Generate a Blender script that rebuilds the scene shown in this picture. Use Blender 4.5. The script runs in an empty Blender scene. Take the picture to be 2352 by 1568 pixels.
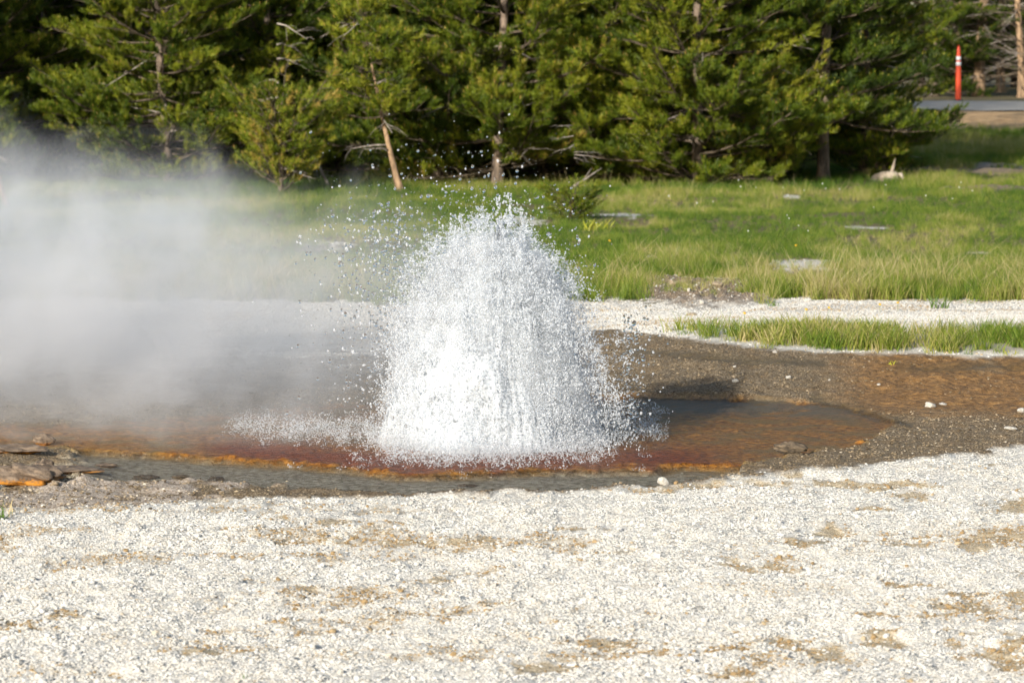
import bpy, math, random
import numpy as np
from mathutils import Vector, Matrix

random.seed(7)
RNG = np.random.default_rng(7)
scene = bpy.context.scene
COL = scene.collection

# ------------------------------------------------------------------ camera
CAM_H = 2.0                    # eye height above the sinter flat (metres)
FPX = 9025.0                   # focal length in pixels of a 2352 px wide picture
PITCH = math.atan((784 - 55) / FPX)
cam = bpy.data.cameras.new('camera')
cam.sensor_width = 36.0
cam.lens = FPX / 2352 * 36.0
cam.clip_start = 0.5
cam.clip_end = 3000
cam.dof.use_dof = True
cam.dof.focus_distance = 18.7
cam.dof.aperture_fstop = 8.5
cam_o = bpy.data.objects.new('camera', cam)
COL.objects.link(cam_o)
cam_o.location = (0, 0, CAM_H)
cam_o.rotation_euler = (math.pi / 2 - PITCH, 0, 0)
scene.camera = cam_o

# ------------------------------------------------------------------ light
SUN_EL = math.radians(20)
SH = Vector((0.43, 0.90, 0)).normalized()          # the way shadows fall on the ground
sun_dir = Vector((SH.x * math.cos(SUN_EL), SH.y * math.cos(SUN_EL), -math.sin(SUN_EL)))
sl = bpy.data.lights.new('sun', 'SUN')
sl.energy = 4.6
sl.angle = math.radians(0.53)
sl.color = (1.0, 0.945, 0.845)
sun = bpy.data.objects.new('sun', sl)
COL.objects.link(sun)
sun.rotation_euler = sun_dir.to_track_quat('-Z', 'Y').to_euler()
sun.location = (-10, -10, 12)

world = bpy.data.worlds.new('World')
scene.world = world
world.use_nodes = True
wn = world.node_tree.nodes
wl = world.node_tree.links
wn.clear()
sky = wn.new('ShaderNodeTexSky')
sky.sky_type = 'NISHITA'
sky.sun_disc = False
sky.sun_elevation = SUN_EL
sky.sun_rotation = math.atan2(-SH.x, -SH.y)
bg = wn.new('ShaderNodeBackground')
bg.inputs['Strength'].default_value = 0.10
wo = wn.new('ShaderNodeOutputWorld')
wl.new(sky.outputs[0], bg.inputs[0])
wl.new(bg.outputs[0], wo.inputs[0])

vs = scene.view_settings
vs.view_transform = 'Standard'
vs.look = 'None'
vs.gamma = 1.0
vs.exposure = 0.47
vs.use_curve_mapping = False
cy = scene.cycles
cy.use_denoising = True
cy.max_bounces = 8
cy.diffuse_bounces = 5
cy.glossy_bounces = 2
cy.transmission_bounces = 5
cy.transparent_max_bounces = 40
cy.volume_bounces = 2
cy.volume_step_rate = 0.8
cy.use_adaptive_sampling = True
cy.adaptive_threshold = 0.03
cy.volume_max_steps = 256
cy.caustics_reflective = False
cy.caustics_refractive = False
cy.sample_clamp_indirect = 6.0

# ------------------------------------------------------------------ maths helpers
def uv2w(u, v, z=0.0):
    """a direction in the photograph (2352 px wide) met with the level plane z"""
    a = PITCH + np.arctan((np.asarray(v, float) - 784) / FPX)
    h = CAM_H - z
    y = h / np.tan(a)
    dep = y * math.cos(PITCH) + h * math.sin(PITCH)
    x = (np.asarray(u, float) - 1176) / FPX * dep
    return x, y

def w2uv(x, y, z=0.0):
    h = CAM_H - z
    a = np.arctan2(h, y)
    v = 784 + FPX * np.tan(a - PITCH)
    dep = y * math.cos(PITCH) + h * math.sin(PITCH)
    return 1176 + x / dep * FPX, v

def sstep(a, b, x):
    t = np.clip((x - a) / (b - a), 0, 1)
    return t * t * (3 - 2 * t)

def _hash(ix, iy, seed):
    h = (ix.astype(np.int64) * 374761393 + iy.astype(np.int64) * 668265263 + seed * 974634541) & 0xFFFFFFFF
    h = ((h ^ (h >> 13)) * 1274126177) & 0xFFFFFFFF
    h = ((h ^ (h >> 16)) * 2246822519) & 0xFFFFFFFF
    return ((h ^ (h >> 15)) & 0xFFFFFF) / float(0xFFFFFF)

def vnoise(x, y, seed=0):
    x0 = np.floor(x); y0 = np.floor(y)
    fx = x - x0; fy = y - y0
    fx = fx * fx * (3 - 2 * fx); fy = fy * fy * (3 - 2 * fy)
    a = _hash(x0, y0, seed); b = _hash(x0 + 1, y0, seed)
    c = _hash(x0, y0 + 1, seed); d = _hash(x0 + 1, y0 + 1, seed)
    return (a * (1 - fx) + b * fx) * (1 - fy) + (c * (1 - fx) + d * fx) * fy

def fbm(x, y, seed=0, octv=4, gain=0.5):
    s = 0; amp = 1; tot = 0
    for i in range(octv):
        s = s + amp * vnoise(x * 2 ** i + 17.3 * i, y * 2 ** i - 9.1 * i, seed + i)
        tot += amp; amp *= gain
    return s / tot            # 0..1, mean 0.5

def curve(pts):
    a = np.array(pts, float)
    return lambda u: np.interp(u, a[:, 0], a[:, 1])

# ------------------------------------------------------------------ the lie of the land
c_front = curve([(-600, 1168), (0, 1159), (300, 1157), (433, 1147), (567, 1134), (784, 1129), (947, 1122), (1195, 1115),
                 (1407, 1109), (1568, 1099), (1732, 1084), (1957, 1069), (2107, 1051), (2257, 1032), (2352, 1017), (3000, 960)])
c_shore = curve([(-600, 1125), (0, 1122), (150, 1116), (217, 1104), (420, 1097), (540, 1105), (784, 1116), (947, 1119), (1195, 1113),
                 (1407, 1107), (1568, 1097), (1640, 1088), (1720, 1080)])
c_lip = curve([(-600, 1045), (0, 1040), (100, 1030), (207, 1025), (367, 1035), (533, 1049), (784, 1064), (912, 1082), (1053, 1082),
               (1124, 1078), (1266, 1069), (1567, 1067), (1695, 1067), (1740, 1068), (1800, 1050), (1856, 1041), (1984, 1017),
               (2032, 990), (2052, 972)])
c_back = curve([(-600, 985), (0, 975), (300, 968), (500, 955), (700, 935), (900, 920), (1200, 908), (1450, 902), (1582, 904),
                (1695, 908), (1845, 918), (1939, 934), (2010, 952), (2052, 972)])
c_strip_top = curve([(1480, 790), (1545, 764), (1700, 768), (2352, 768), (3200, 766)])
c_strip_bot = curve([(1480, 760), (1545, 766), (1700, 787), (1850, 802), (2352, 812), (3200, 818)])
c_meadow = curve([(-900, 690), (0, 690), (700, 690), (880, 700), (1390, 692), (1500, 700), (1650, 697), (1850, 692), (2352, 690), (3300, 690)])
c_brown_top = curve([(-900, 900), (0, 900), (500, 880), (900, 830), (1200, 775), (1420, 760), (1540, 770), (1700, 792), (1850, 806), (2352, 820), (3300, 826)])

SINTER_PATCH = [(1430, 497, 62, 7), (1835, 612, 88, 9), (2250, 575, 34, 5), (1990, 520, 40, 3), (1215, 509, 50, 5), (2300, 398, 90, 5),
                (1490, 598, 20, 4), (1820, 452, 22, 4), (760, 560, 60, 6), (650, 620, 50, 5)]
SOIL_PATCH = [(2260, 437, 120, 5), (2230, 400, 150, 9), (1600, 668, 120, 34), (1540, 655, 60, 20), (1680, 690, 90, 14)]
OCHRE = [(905, 1247, 190, 11), (660, 1240, 110, 12), (1090, 1243, 60, 10), (1850, 1247, 70, 13), (2300, 1225, 60, 18), (2330, 1165, 60, 14),
         (1770, 1296, 75, 14), (1700, 1300, 60, 10), (2080, 1345, 60, 8), (2090, 1135, 50, 9), (1810, 1090, 40, 8), (1900, 1225, 50, 9),
         (700, 1360, 35, 14), (170, 1418, 45, 12), (490, 1500, 110, 12), (360, 1290, 40, 8), (1330, 1215, 70, 7), (1000, 1330, 80, 9),
         (1400, 1480, 90, 12), (2000, 1420, 70, 9), (1250, 1540, 80, 12), (1700, 1545, 80, 13), (60, 1450, 90, 14), (2260, 1400, 90, 10),
         (640, 1190, 60, 6), (780, 1195, 50, 6), (100, 1170, 50, 5), (1130, 1395, 60, 8)]

def blobs(lst, u, v, nz, soft=0.0):
    m = np.zeros_like(u)
    for (cu, cv, ru, rv) in lst:
        d = np.sqrt(((u - cu) / ru) ** 2 + ((v - cv) / rv) ** 2) + (nz - 0.5) * 1.3
        m = np.maximum(m, 1 - sstep(0.75 - soft, 1.15 + soft * .4, d))
    return m

def mound(x, y):
    return .14 * sstep(20.7, 22.6, y) * (1 - sstep(24.2, 27.5, y)) * sstep(.2, 1.2, x)

def zones(x, y):
    """surface kinds at ground points, as 0..1 masks"""
    zl = -.025 * sstep(15.2, 16.6, y) * (1 - sstep(21.2, 22.0, y)) + mound(x, y)
    n1 = fbm(x * 2.2, y * 1.6, 11, 4)
    n2 = fbm(x * 9, y * 6, 21, 3)
    n3 = fbm(x * 26, y * 18, 31, 2)
    u, v = w2uv(x, y, zl)
    uw = u + (n1 - .5) * 60 + (n2 - .5) * 36
    vw = v + (n1 - .5) * 12 + (n2 - .5) * 9 + (n3 - .5) * 5
    Z = {}
    fwd = 9 * sstep(450, 800, uw) * (1 - sstep(1550, 1750, uw))
    fr = c_front(uw) + 5 + fwd; sh = c_shore(uw) + fwd + 3; lip = c_lip(uw); bk = c_back(uw)
    vf = v + (n1 - .5) * 8 + (n2 - .5) * 12 + (n3 - .5) * 8
    Z['fore'] = sstep(-2, 3, vf - fr)                                     # near white gravel
    inside = (uw < 2052)
    Z['terrace'] = sstep(-2, 3, vw - bk) * (1 - sstep(-2, 2, vw - lip)) * inside * sstep(-500, -300, uw)
    left_islands = (1 - sstep(120, 330, uw)) * sstep(.47, .55, n1 * .7 + n2 * .3 + (vw - 1060) * .0012)
    Z['channel'] = sstep(-1, 3, vw - lip + 1) * (1 - sstep(-3, 1, vw - sh)) * (uw < 1715) * (1 - left_islands)
    d_lip = lip - vw
    Z['lip'] = np.exp(-((d_lip - 2.0) / 2.6) ** 2) * inside * sstep(.46, .64, n1 * .4 + n2 * .6 + .04)
    Z['halo'] = np.exp(-((d_lip + 1) / 5) ** 2) * inside * sstep(.36, .6, n1 * .4 + n2 * .6 + .04)
    red = np.exp(-((np.clip(d_lip, 0, 999) - 16) / 34) ** 2) * (d_lip > -2) * sstep(380, 620, uw) * (1 - sstep(1480, 1800, uw))
    Z['red'] = np.clip(red * (0.55 + 0.9 * n1), 0, 1) * Z['terrace']
    Z['grey'] = (1 - sstep(940, 962, vw + (uw - 1700) * -0.02)) * sstep(1430, 1500, uw) * Z['terrace'] * sstep(.3, .5, n2 + .1)  # mask for the water's grey reflection at the back right, painted on the bed
    mead = c_meadow(uw) - 4 + (n2 - .5) * 34 + (n1 - .5) * 30
    Z['meadow'] = 1 - sstep(-4, 4, vw - mead)
    patch = blobs(SINTER_PATCH, u, v, .5 + (n1 - .5) * 1.2 + (n2 - .5) * 1.1)
    Z['patch'] = patch
    Z['clear'] = blobs([(a_, b_ + c2 * 2.0, r_ * 1.15, c2 * 3.4) for (a_, b_, r_, c2) in SINTER_PATCH], u, v, n1)
    Z['soil'] = blobs(SOIL_PATCH, u, v, n1 * .6 + n2 * .4)
    Z['strip'] = sstep(-10, 12, vw - c_strip_top(uw) + (n2 - .5) * 16) * (1 - sstep(-16, 6, vw - c_strip_bot(uw) + (n2 - .5) * 22)) * (uw > 1500)
    wl = 1 - sstep(900, 1250, uw)
    brown = (sstep(-4, 6, vw - c_brown_top(uw)) * (1 - wl) + sstep(-110, 70, vw - 835 + (n2 - .5) * 120) * wl) * (1 - Z['fore'])
    Z['brown'] = brown
    # run-off fan: ochre-brown on the right, dark gravel in the middle
    Z['runoff'] = sstep(1850, 2050, uw) * (1 - sstep(930, 985, vw)) * brown * sstep(.3, .55, n1 * .6 + n2 * .4 + .08)
    Z['wet'] = brown * np.clip(
        np.exp(-((v - 812 + (u - 1550) * -.06) / 8) ** 2) * (u > 1440) * (u < 1900) +
        np.exp(-((v - 842 - (n1 - .5) * 12) / 11) ** 2) * sstep(2000, 2120, u) +
        np.exp(-((v - (923 + (u - 1901) * .28)) / 8) ** 2) * (u > 1860) * (u < 2100), 0, 1)
    och = blobs(OCHRE, u, v, .5 + (n1 - .5) * .5 + (n2 - .5) * 1.0 + (n3 - .5) * 1.4, .55)
    bandn = fbm(x * 1.3 + 5, y * 3.0, 51, 4)
    och = np.maximum(och, sstep(.54, .66, bandn * .65 + n2 * .35) * .9 * (0.65 + .55 * sstep(1200, 2000, u)))
    Z['ochre'] = och * Z['fore']
    # near shore on the left: pale crust between the ridge and the white gravel
    Z['crust'] = sstep(-2, 4, vw - sh) * (1 - Z['fore']) * (uw < 800) * sstep(.46, .56, n1 * .5 + n2 * .5 + (0.06 - .08 * sstep(350, 700, uw)))
    Z['bank'] = sstep(61.0, 62.2, y + (n1 - .5) * 2.0) * (1 - sstep(66.6, 66.9, y))
    Z['n1'] = n1; Z['n2'] = n2; Z['n3'] = n3; Z['u'] = u; Z['v'] = v
    return Z

def height(x, y, Z=None):
    if Z is None:
        Z = zones(x, y)
    z = (fbm(x * .9, y * .9, 71, 3) - .5) * .05
    z = z * (1 - .75 * sstep(15.5, 17, y) * (1 - sstep(25, 28, y)))
    fo = Z['fore']
    z = z + fo * ((fbm(x * 4, y * 5, 81, 3) - .5) * .040 + (fbm(x * 20, y * 20, 85, 2) - .5) * .030 - Z['ochre'] * .007)
    z = z - .030 * sstep(15.4, 16.8, y) * (1 - sstep(18.6, 20.5, y)) * fo
    z = z - (1 - fo) * Z['brown'] * .020 * (1 - sstep(21.0, 22.5, y))
    z = z + mound(x, y)
    z = z + Z['brown'] * (1 - Z['terrace']) * (1 - Z['channel']) * ((fbm(x * 6, y * 6, 91, 3) - .5) * .035 + (fbm(x * 26, y * 26, 95, 2) - .5) * .018)
    z = z * (1 - Z['terrace']) + Z['terrace'] * (-.034 + (Z['n2'] - .5) * .016 + (Z['n3'] - .5) * .008)
    z = z * (1 - Z['channel']) + Z['channel'] * (-.066 + (Z['n2'] - .5) * .012)
    z = z + Z['lip'] * (.004 + (Z['n3'] - .5) * .016 + (Z['n2'] - .5) * .016)
    z = z - Z['wet'] * .004
    shr = np.exp(-((Z['v'] - c_shore(Z['u']) - 6) / 5) ** 2) * (Z['u'] < 950) * (1 - fo)
    z = z + shr * (.006 + np.clip(Z['n2'] - .5, -.05, 1) * .11)
    z = z + Z['soil'] * (.03 + (Z['n2'] - .5) * .10 + (Z['n3'] - .5) * .05)
    z = z + Z['strip'] * .015
    z = z + Z['meadow'] * (fbm(x * .5, y * .4, 61, 3) - .5) * .10 * sstep(28, 34, y)
    z = z + .33 * sstep(49, 63, y)
    z = z + .22 * sstep(63.8, 66.7, y)
    return z

def hz(x, y):
    a = np.atleast_1d(np.asarray(x, float)); b = np.atleast_1d(np.asarray(y, float))
    return height(a, b)

def gpt(u, v):
    """ground point seen at a pixel of the photograph"""
    a = PITCH + math.atan((v - 784) / FPX)
    yy = np.concatenate([np.arange(11, 30, .02), np.arange(30, 80, .1)])
    zr = CAM_H - yy * math.tan(a)
    xx = (u - 1176) / FPX * (yy * math.cos(PITCH) + (CAM_H - zr) * math.sin(PITCH))
    k = int(np.argmax(zr <= height(xx, yy)))
    x, y = xx[k], yy[k]; z = float(hz(x, y)[0])
    return float(x), float(y), z

# ------------------------------------------------------------------ node helpers
class NT:
    def __init__(self, name):
        self.m = bpy.data.materials.new(name)
        self.m.use_nodes = True
        self.t = self.m.node_tree
        self.t.nodes.clear()
        self.out = self.t.nodes.new('ShaderNodeOutputMaterial')
    def n(self, typ, **kw):
        nd = self.t.nodes.new(typ)
        for k, v in kw.items():
            if k.startswith('i_'):
                key = k[2:]
                sock = nd.inputs[int(key)] if key.isdigit() else nd.inputs[key.replace('_', ' ')]
                self.put(sock, v)
            else:
                setattr(nd, k, v)
        return nd
    def put(self, sock, v):
        if isinstance(v, bpy.types.NodeSocket):
            self.t.links.new(v, sock)
        elif isinstance(v, (tuple, list)) and len(v) == 3 and sock.type == 'RGBA':
            sock.default_value = (*v, 1)
        else:
            sock.default_value = v
    def mix(self, f, a, b):
        nd = self.t.nodes.new('ShaderNodeMix'); nd.data_type = 'RGBA'
        self.put(nd.inputs[0], f); self.put(nd.inputs[6], a); self.put(nd.inputs[7], b)
        return nd.outputs[2]
    def math(self, op, a, b=0.0, c=None, clamp=False):
        nd = self.t.nodes.new('ShaderNodeMath'); nd.operation = op; nd.use_clamp = clamp
        self.put(nd.inputs[0], a); self.put(nd.inputs[1], b)
        if c is not None: self.put(nd.inputs[2], c)
        return nd.outputs[0]
    def noise(self, vec, scale, detail=3, rough=.55):
        nd = self.n('ShaderNodeTexNoise', i_Scale=scale, i_Detail=detail, i_Roughness=rough)
        if vec is not None: self.t.links.new(vec, nd.inputs['Vector'])
        return nd.outputs[0]
    def rng(self, x, a, b, c=0.0, d=1.0):
        nd = self.n('ShaderNodeMapRange', interpolation_type='SMOOTHSTEP', i_Value=x, i_From_Min=a, i_From_Max=b, i_To_Min=c, i_To_Max=d)
        return nd.outputs[0]
    def attr(self, name, kind='GEOMETRY'):
        return self.n('ShaderNodeAttribute', attribute_type=kind, attribute_name=name)
    def pos(self):
        return self.n('ShaderNodeNewGeometry').outputs['Position']
    def obj(self):
        return self.n('ShaderNodeTexCoord').outputs['Object']
    def bsdf(self, **kw):
        return self.n('ShaderNodeBsdfPrincipled', **kw)
    def bump(self, h, dist, strength=1.0):
        nd = self.n('ShaderNodeBump', i_Height=h, i_Distance=dist, i_Strength=strength)
        return nd.outputs[0]
    def surf(self, s):
        self.t.links.new(s, self.out.inputs['Surface'])
        return self.m

def mat_plain(name, col, rough=.7, var=.25, scale=12, spec=.3, bump=0.0):
    t = NT(name)
    o = t.obj()
    n = t.noise(o, scale, 4)
    c = t.mix(t.rng(n, .3, .7), tuple(c * (1 - var) for c in col), tuple(min(1, c * (1 + var)) for c in col))
    b = t.bsdf(i_Base_Color=c, i_Roughness=rough)
    b.inputs['Specular IOR Level'].default_value = spec
    if bump: t.t.links.new(t.bump(t.noise(o, scale * 3, 4), bump), b.inputs['Normal'])
    return t.surf(b.outputs[0])

# ------------------------------------------------------------------ mesh helpers
def mesh_np(name, verts, loops, sizes, smooth=False):
    """mesh from arrays: loops = flat vertex indices, sizes = corners per face"""
    me = bpy.data.meshes.new(name)
    verts = np.asarray(verts, np.float32); loops = np.asarray(loops, np.int32); sizes = np.asarray(sizes, np.int32)
    me.vertices.add(len(verts)); me.vertices.foreach_set('co', verts.ravel())
    me.loops.add(len(loops)); me.loops.foreach_set('vertex_index', loops)
    me.polygons.add(len(sizes))
    st = np.zeros(len(sizes), np.int32); st[1:] = np.cumsum(sizes)[:-1]
    me.polygons.foreach_set('loop_start', st); me.polygons.foreach_set('loop_total', sizes)
    me.polygons.foreach_set('use_smooth', np.full(len(sizes), smooth))
    me.update(calc_edges=True)
    return me

def add_attr(me, name, typ, data, dom='POINT'):
    a = me.attributes.new(name, typ, dom)
    key = {'FLOAT': 'value', 'INT': 'value', 'FLOAT_VECTOR': 'vector', 'FLOAT_COLOR': 'color'}[typ]
    a.data.foreach_set(key, np.ascontiguousarray(data, np.int32 if typ == 'INT' else np.float32).ravel())

class MB:
    """collects tubes and polygons of one mesh"""
    def __init__(s):
        s.v = []; s.f = []
    def tube(s, pts, rad, sides=6, cap=True):
        pts = [Vector(p) for p in pts]
        base = len(s.v)
        up = Vector((0.31, 0.17, 0.93))
        for i, p in enumerate(pts):
            d = (pts[min(i + 1, len(pts) - 1)] - pts[max(i - 1, 0)])
            d = d.normalized() if d.length > 1e-9 else Vector((0, 0, 1))
            a = d.cross(up)
            if a.length < .05: a = d.cross(Vector((1, 0, 0)))
            a.normalize(); b = d.cross(a)
            for k in range(sides):
                t = 2 * math.pi * k / sides
                s.v.append(p + (a * math.cos(t) + b * math.sin(t)) * rad[i])
        for i in range(len(pts) - 1):
            for k in range(sides):
                k2 = (k + 1) % sides
                s.f.append((base + i * sides + k, base + i * sides + k2, base + (i + 1) * sides + k2, base + (i + 1) * sides + k))
        if cap:
            s.f.append(tuple(base + k for k in range(sides))[::-1])
            s.f.append(tuple(base + (len(pts) - 1) * sides + k for k in range(sides)))
        return s
    def poly(s, pts):
        b = len(s.v); s.v += [Vector(p) for p in pts]; s.f.append(tuple(range(b, b + len(pts))))
        return s
    def lathe(s, prof, sides=20, c=(0, 0)):
        base = len(s.v)
        for (r, z) in prof:
            for k in range(sides):
                t = 2 * math.pi * k / sides
                s.v.append(Vector((c[0] + r * math.cos(t), c[1] + r * math.sin(t), z)))
        for i in range(len(prof) - 1):
            for k in range(sides):
                k2 = (k + 1) % sides
                s.f.append((base + i * sides + k, base + i * sides + k2, base + (i + 1) * sides + k2, base + (i + 1) * sides + k))
        s.f.append(tuple(base + k for k in range(sides))[::-1])
        s.f.append(tuple(base + (len(prof) - 1) * sides + k for k in range(sides)))
        return s
    def mesh(s, name, smooth=True):
        me = bpy.data.meshes.new(name)
        me.from_pydata([tuple(p) for p in s.v], [], s.f)
        me.polygons.foreach_set('use_smooth', [smooth] * len(me.polygons))
        me.update()
        return me

def ob(name, me, mat=None, parent=None, loc=None):
    if me is not None and mat is not None and len(me.materials) == 0:
        me.materials.append(mat)
    o = bpy.data.objects.new(name, me)
    COL.objects.link(o)
    if parent is not None: o.parent = parent
    if loc is not None: o.location = loc
    return o

def tag(o, label=None, cat=None, group=None, kind=None):
    if label: o['label'] = label
    if cat: o['category'] = cat
    if group: o['group'] = group
    if kind: o['kind'] = kind
    return o

def icosphere(sub):
    import bmesh
    bm = bmesh.new(); bmesh.ops.create_icosphere(bm, subdivisions=sub, radius=1.0)
    v = np.array([p.co[:] for p in bm.verts]); f = [tuple(q.index for q in fc.verts) for fc in bm.faces]
    bm.free()
    return v, f

def rock_mesh(name, seed, sub=2, flat=.7, rough=.35, facets=7):
    v, f = icosphere(sub)
    r = np.random.default_rng(seed)
    for _ in range(facets):                       # broken faces
        d = r.normal(size=3); d /= np.linalg.norm(d)
        lim = .62 + .3 * r.random()
        s = v @ d
        v = v - np.outer(np.clip(s - lim, 0, None) * .9, d)
    ph = r.random(3) * 20
    nz = fbm(v[:, 0] * 2.3 + ph[0] + v[:, 2] * 1.7, v[:, 1] * 2.3 + ph[1] - v[:, 2], seed, 3) - .5
    v = v * (1 + rough * nz)[:, None]
    v[:, 2] *= flat
    me = mesh_np(name, v, np.array(f).ravel(), np.full(len(f), 3), smooth=sub > 1)
    return me

def scatter(name, pts, rot, scl, idx, tint, protos, parent=None):
    """one object of uncountable pieces, set out by a node group on a cloud of points"""
    me = bpy.data.meshes.new(name)
    me.vertices.add(len(pts)); me.vertices.foreach_set('co', np.asarray(pts, np.float32).ravel())
    add_attr(me, 'rot', 'FLOAT_VECTOR', rot)
    scl = np.asarray(scl)
    if scl.ndim == 1: scl = np.repeat(scl[:, None], 3, 1)
    add_attr(me, 'scl', 'FLOAT_VECTOR', scl)
    add_attr(me, 'idx', 'INT', idx)
    add_attr(me, 'tint', 'FLOAT', tint)
    coll = bpy.data.collections.new(name + '_pieces')
    for k, (pm, mat) in enumerate(protos):
        if len(pm.materials) == 0: pm.materials.append(mat)
        po = bpy.data.objects.new('%s_piece_%02d' % (name, k), pm)
        coll.objects.link(po)
    g = bpy.data.node_groups.new(name + '_layout', 'GeometryNodeTree')
    g.interface.new_socket('Geometry', in_out='INPUT', socket_type='NodeSocketGeometry')
    g.interface.new_socket('Geometry', in_out='OUTPUT', socket_type='NodeSocketGeometry')
    N = g.nodes; L = g.links
    gi = N.new('NodeGroupInput'); go = N.new('NodeGroupOutput')
    ip = N.new('GeometryNodeInstanceOnPoints')
    ci = N.new('GeometryNodeCollectionInfo'); ci.inputs['Collection'].default_value = coll
    ci.inputs['Separate Children'].default_value = True; ci.inputs['Reset Children'].default_value = True
    def na(nm, dt):
        q = N.new('GeometryNodeInputNamedAttribute'); q.data_type = dt; q.inputs['Name'].default_value = nm
        return q.outputs[0]
    er = N.new('FunctionNodeEulerToRotation')
    L.new(na('rot', 'FLOAT_VECTOR'), er.inputs[0])
    mp = N.new('GeometryNodeMeshToPoints')
    L.new(gi.outputs[0], mp.inputs[0])
    L.new(mp.outputs[0], ip.inputs['Points']); L.new(ci.outputs[0], ip.inputs['Instance'])
    ip.inputs['Pick Instance'].default_value = True
    L.new(na('idx', 'INT'), ip.inputs['Instance Index'])
    L.new(er.outputs[0], ip.inputs['Rotation']); L.new(na('scl', 'FLOAT_VECTOR'), ip.inputs['Scale'])
    L.new(ip.outputs[0], go.inputs[0])
    o = ob(name, me, None, parent)
    me.materials.append(protos[0][1])
    md = o.modifiers.new('layout', 'NODES'); md.node_group = g
    o['kind'] = 'stuff'
    return o

# ------------------------------------------------------------------ ground
def axis(*segs):
    out = [segs[0][0]]
    for (a, b, st) in segs:
        n = max(1, int(round((b - a) / st)))
        out += list(np.linspace(a, b, n + 1)[1:])
    return np.array(out)

gx = axis((-600, -60, 60), (-60, -12, 3), (-12, -6, .3), (-6, -3.4, .06), (-3.4, 3.4, .0185), (3.4, 6, .06), (6, 12, .3), (12, 60, 3), (60, 600, 60))
gy = axis((-80, 0, 20), (0, 10, 1), (10, 11.2, .1), (11.2, 17.6, .020), (17.6, 24.2, .022), (24.2, 30, .05), (30, 75, .25), (75, 140, 4), (140, 900, 60))
X, Y = np.meshgrid(gx, gy)
xf = X.ravel(); yf = Y.ravel()
ZN = zones(xf, np.maximum(yf, 6.0))
zf = height(xf, np.maximum(yf, 6.0), ZN)
nx, ny = len(gx), len(gy)
ii = np.arange(nx * ny).reshape(ny, nx)
quads = np.stack([ii[:-1, :-1], ii[:-1, 1:], ii[1:, 1:], ii[1:, :-1]], -1).reshape(-1)
gme = mesh_np('ground', np.stack([xf, yf, zf], 1), quads, np.full((nx - 1) * (ny - 1), 4), smooth=True)
one = np.ones_like(xf)
add_attr(gme, 'za', 'FLOAT_COLOR', np.stack([ZN['fore'], ZN['ochre'], ZN['brown'], one], 1))
add_attr(gme, 'zb', 'FLOAT_COLOR', np.stack([ZN['terrace'], ZN['red'], ZN['lip'], one], 1))
add_attr(gme, 'zc', 'FLOAT_COLOR', np.stack([ZN['meadow'] * (1 - ZN['patch']), ZN['soil'], ZN['bank'], one], 1))
add_attr(gme, 'zd', 'FLOAT_COLOR', np.stack([ZN['runoff'], ZN['wet'], ZN['channel'], one], 1))
add_attr(gme, 'zf', 'FLOAT_COLOR', np.stack([ZN['halo'], ZN['patch'], ZN['fore'], one], 1))
add_attr(gme, 'ze', 'FLOAT_COLOR', np.stack([ZN['crust'], ZN['grey'], ZN['strip'], one], 1))

t = NT('ground_surface')
P = t.pos()
def sep(name):
    s = t.n('ShaderNodeSeparateColor', i_Color=t.attr(name).outputs['Color'])
    return s.outputs
za, zb, zc, zd, ze, zf = sep('za'), sep('zb'), sep('zc'), sep('zd'), sep('ze'), sep('zf')
nf = t.noise(P, 110, 3, .6)       # grains
nm = t.noise(P, 28, 4, .6)
nl = t.noise(P, 5, 4, .6)
grain = t.rng(nf, .38, .62)
# pale sinter everywhere as the base
col = t.mix(grain, (.53, .495, .43), (.78, .75, .685))
col = t.mix(t.math('MULTIPLY', t.rng(nl, .5, .66), .22), col, (.46, .36, .24))
# ochre hollows in the near flat
och = t.mix(grain, (.31, .225, .115), (.58, .46, .28))
col = t.mix(t.math('MULTIPLY', t.rng(t.math('ADD', za[1], t.math('MULTIPLY', t.math('SUBTRACT', nm, .5), .9)), .3, .9), .8), col, och)
# brown gravel round the pool
gr = t.mix(grain, (.085, .06, .034), (.31, .235, .145))
gr = t.mix(t.math('MULTIPLY', t.rng(nf, .61, .68), .8), gr, (.50, .42, .30))
gr = t.mix(t.math('MULTIPLY', t.rng(nl, .45, .7), .5), gr, (.15, .095, .045))
col = t.mix(za[2], col, gr)
ro = t.mix(t.rng(nm, .35, .65), (.13, .062, .018), (.36, .19, .06))
ro = t.mix(t.math('MULTIPLY', t.rng(nf, .60, .68), .6), ro, (.46, .33, .18))
col = t.mix(t.math('MULTIPLY', zd[0], .85), col, ro)
col = t.mix(ze[0], col, t.mix(grain, (.27, .21, .155), (.58, .49, .40)))
# bed of the grey channel
ch = t.mix(t.rng(nm, .35, .65), (.22, .20, .15), (.56, .52, .42))
col = t.mix(zd[2], col, ch)
# mineral mats of the basin, with a painted water reflection
te = t.mix(t.rng(nm, .36, .64), (.19, .078, .022), (.58, .29, .07))
te = t.mix(t.math('MULTIPLY', t.rng(nl, .44, .6), .7), te, (.235, .175, .075))
rd = t.mix(t.rng(nm, .36, .64), (.13, .026, .008), (.40, .10, .022))
te = t.mix(zb[1], te, rd)
te = t.mix(t.math('MULTIPLY', ze[1], .7), te, (.17, .16, .125))  # grey water reflection put into the bed colour
col = t.mix(zb[0], col, te)
col = t.mix(t.math('MULTIPLY', zf[0], t.rng(nm, .3, .6, .25, .8)), col, t.mix(grain, (.30, .16, .03), (.44, .27, .06)))
lp = t.mix(t.rng(nm, .38, .62), (.15, .04, .008), (.52, .20, .022))
col = t.mix(t.math('MULTIPLY', zb[2], t.rng(t.math('ADD', nm, t.math('MULTIPLY', zb[2], .25)), .45, .62)), col, lp)
# wet run-off
col = t.mix(t.math('MULTIPLY', zd[1], .5), col, (.07, .055, .022))
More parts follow.
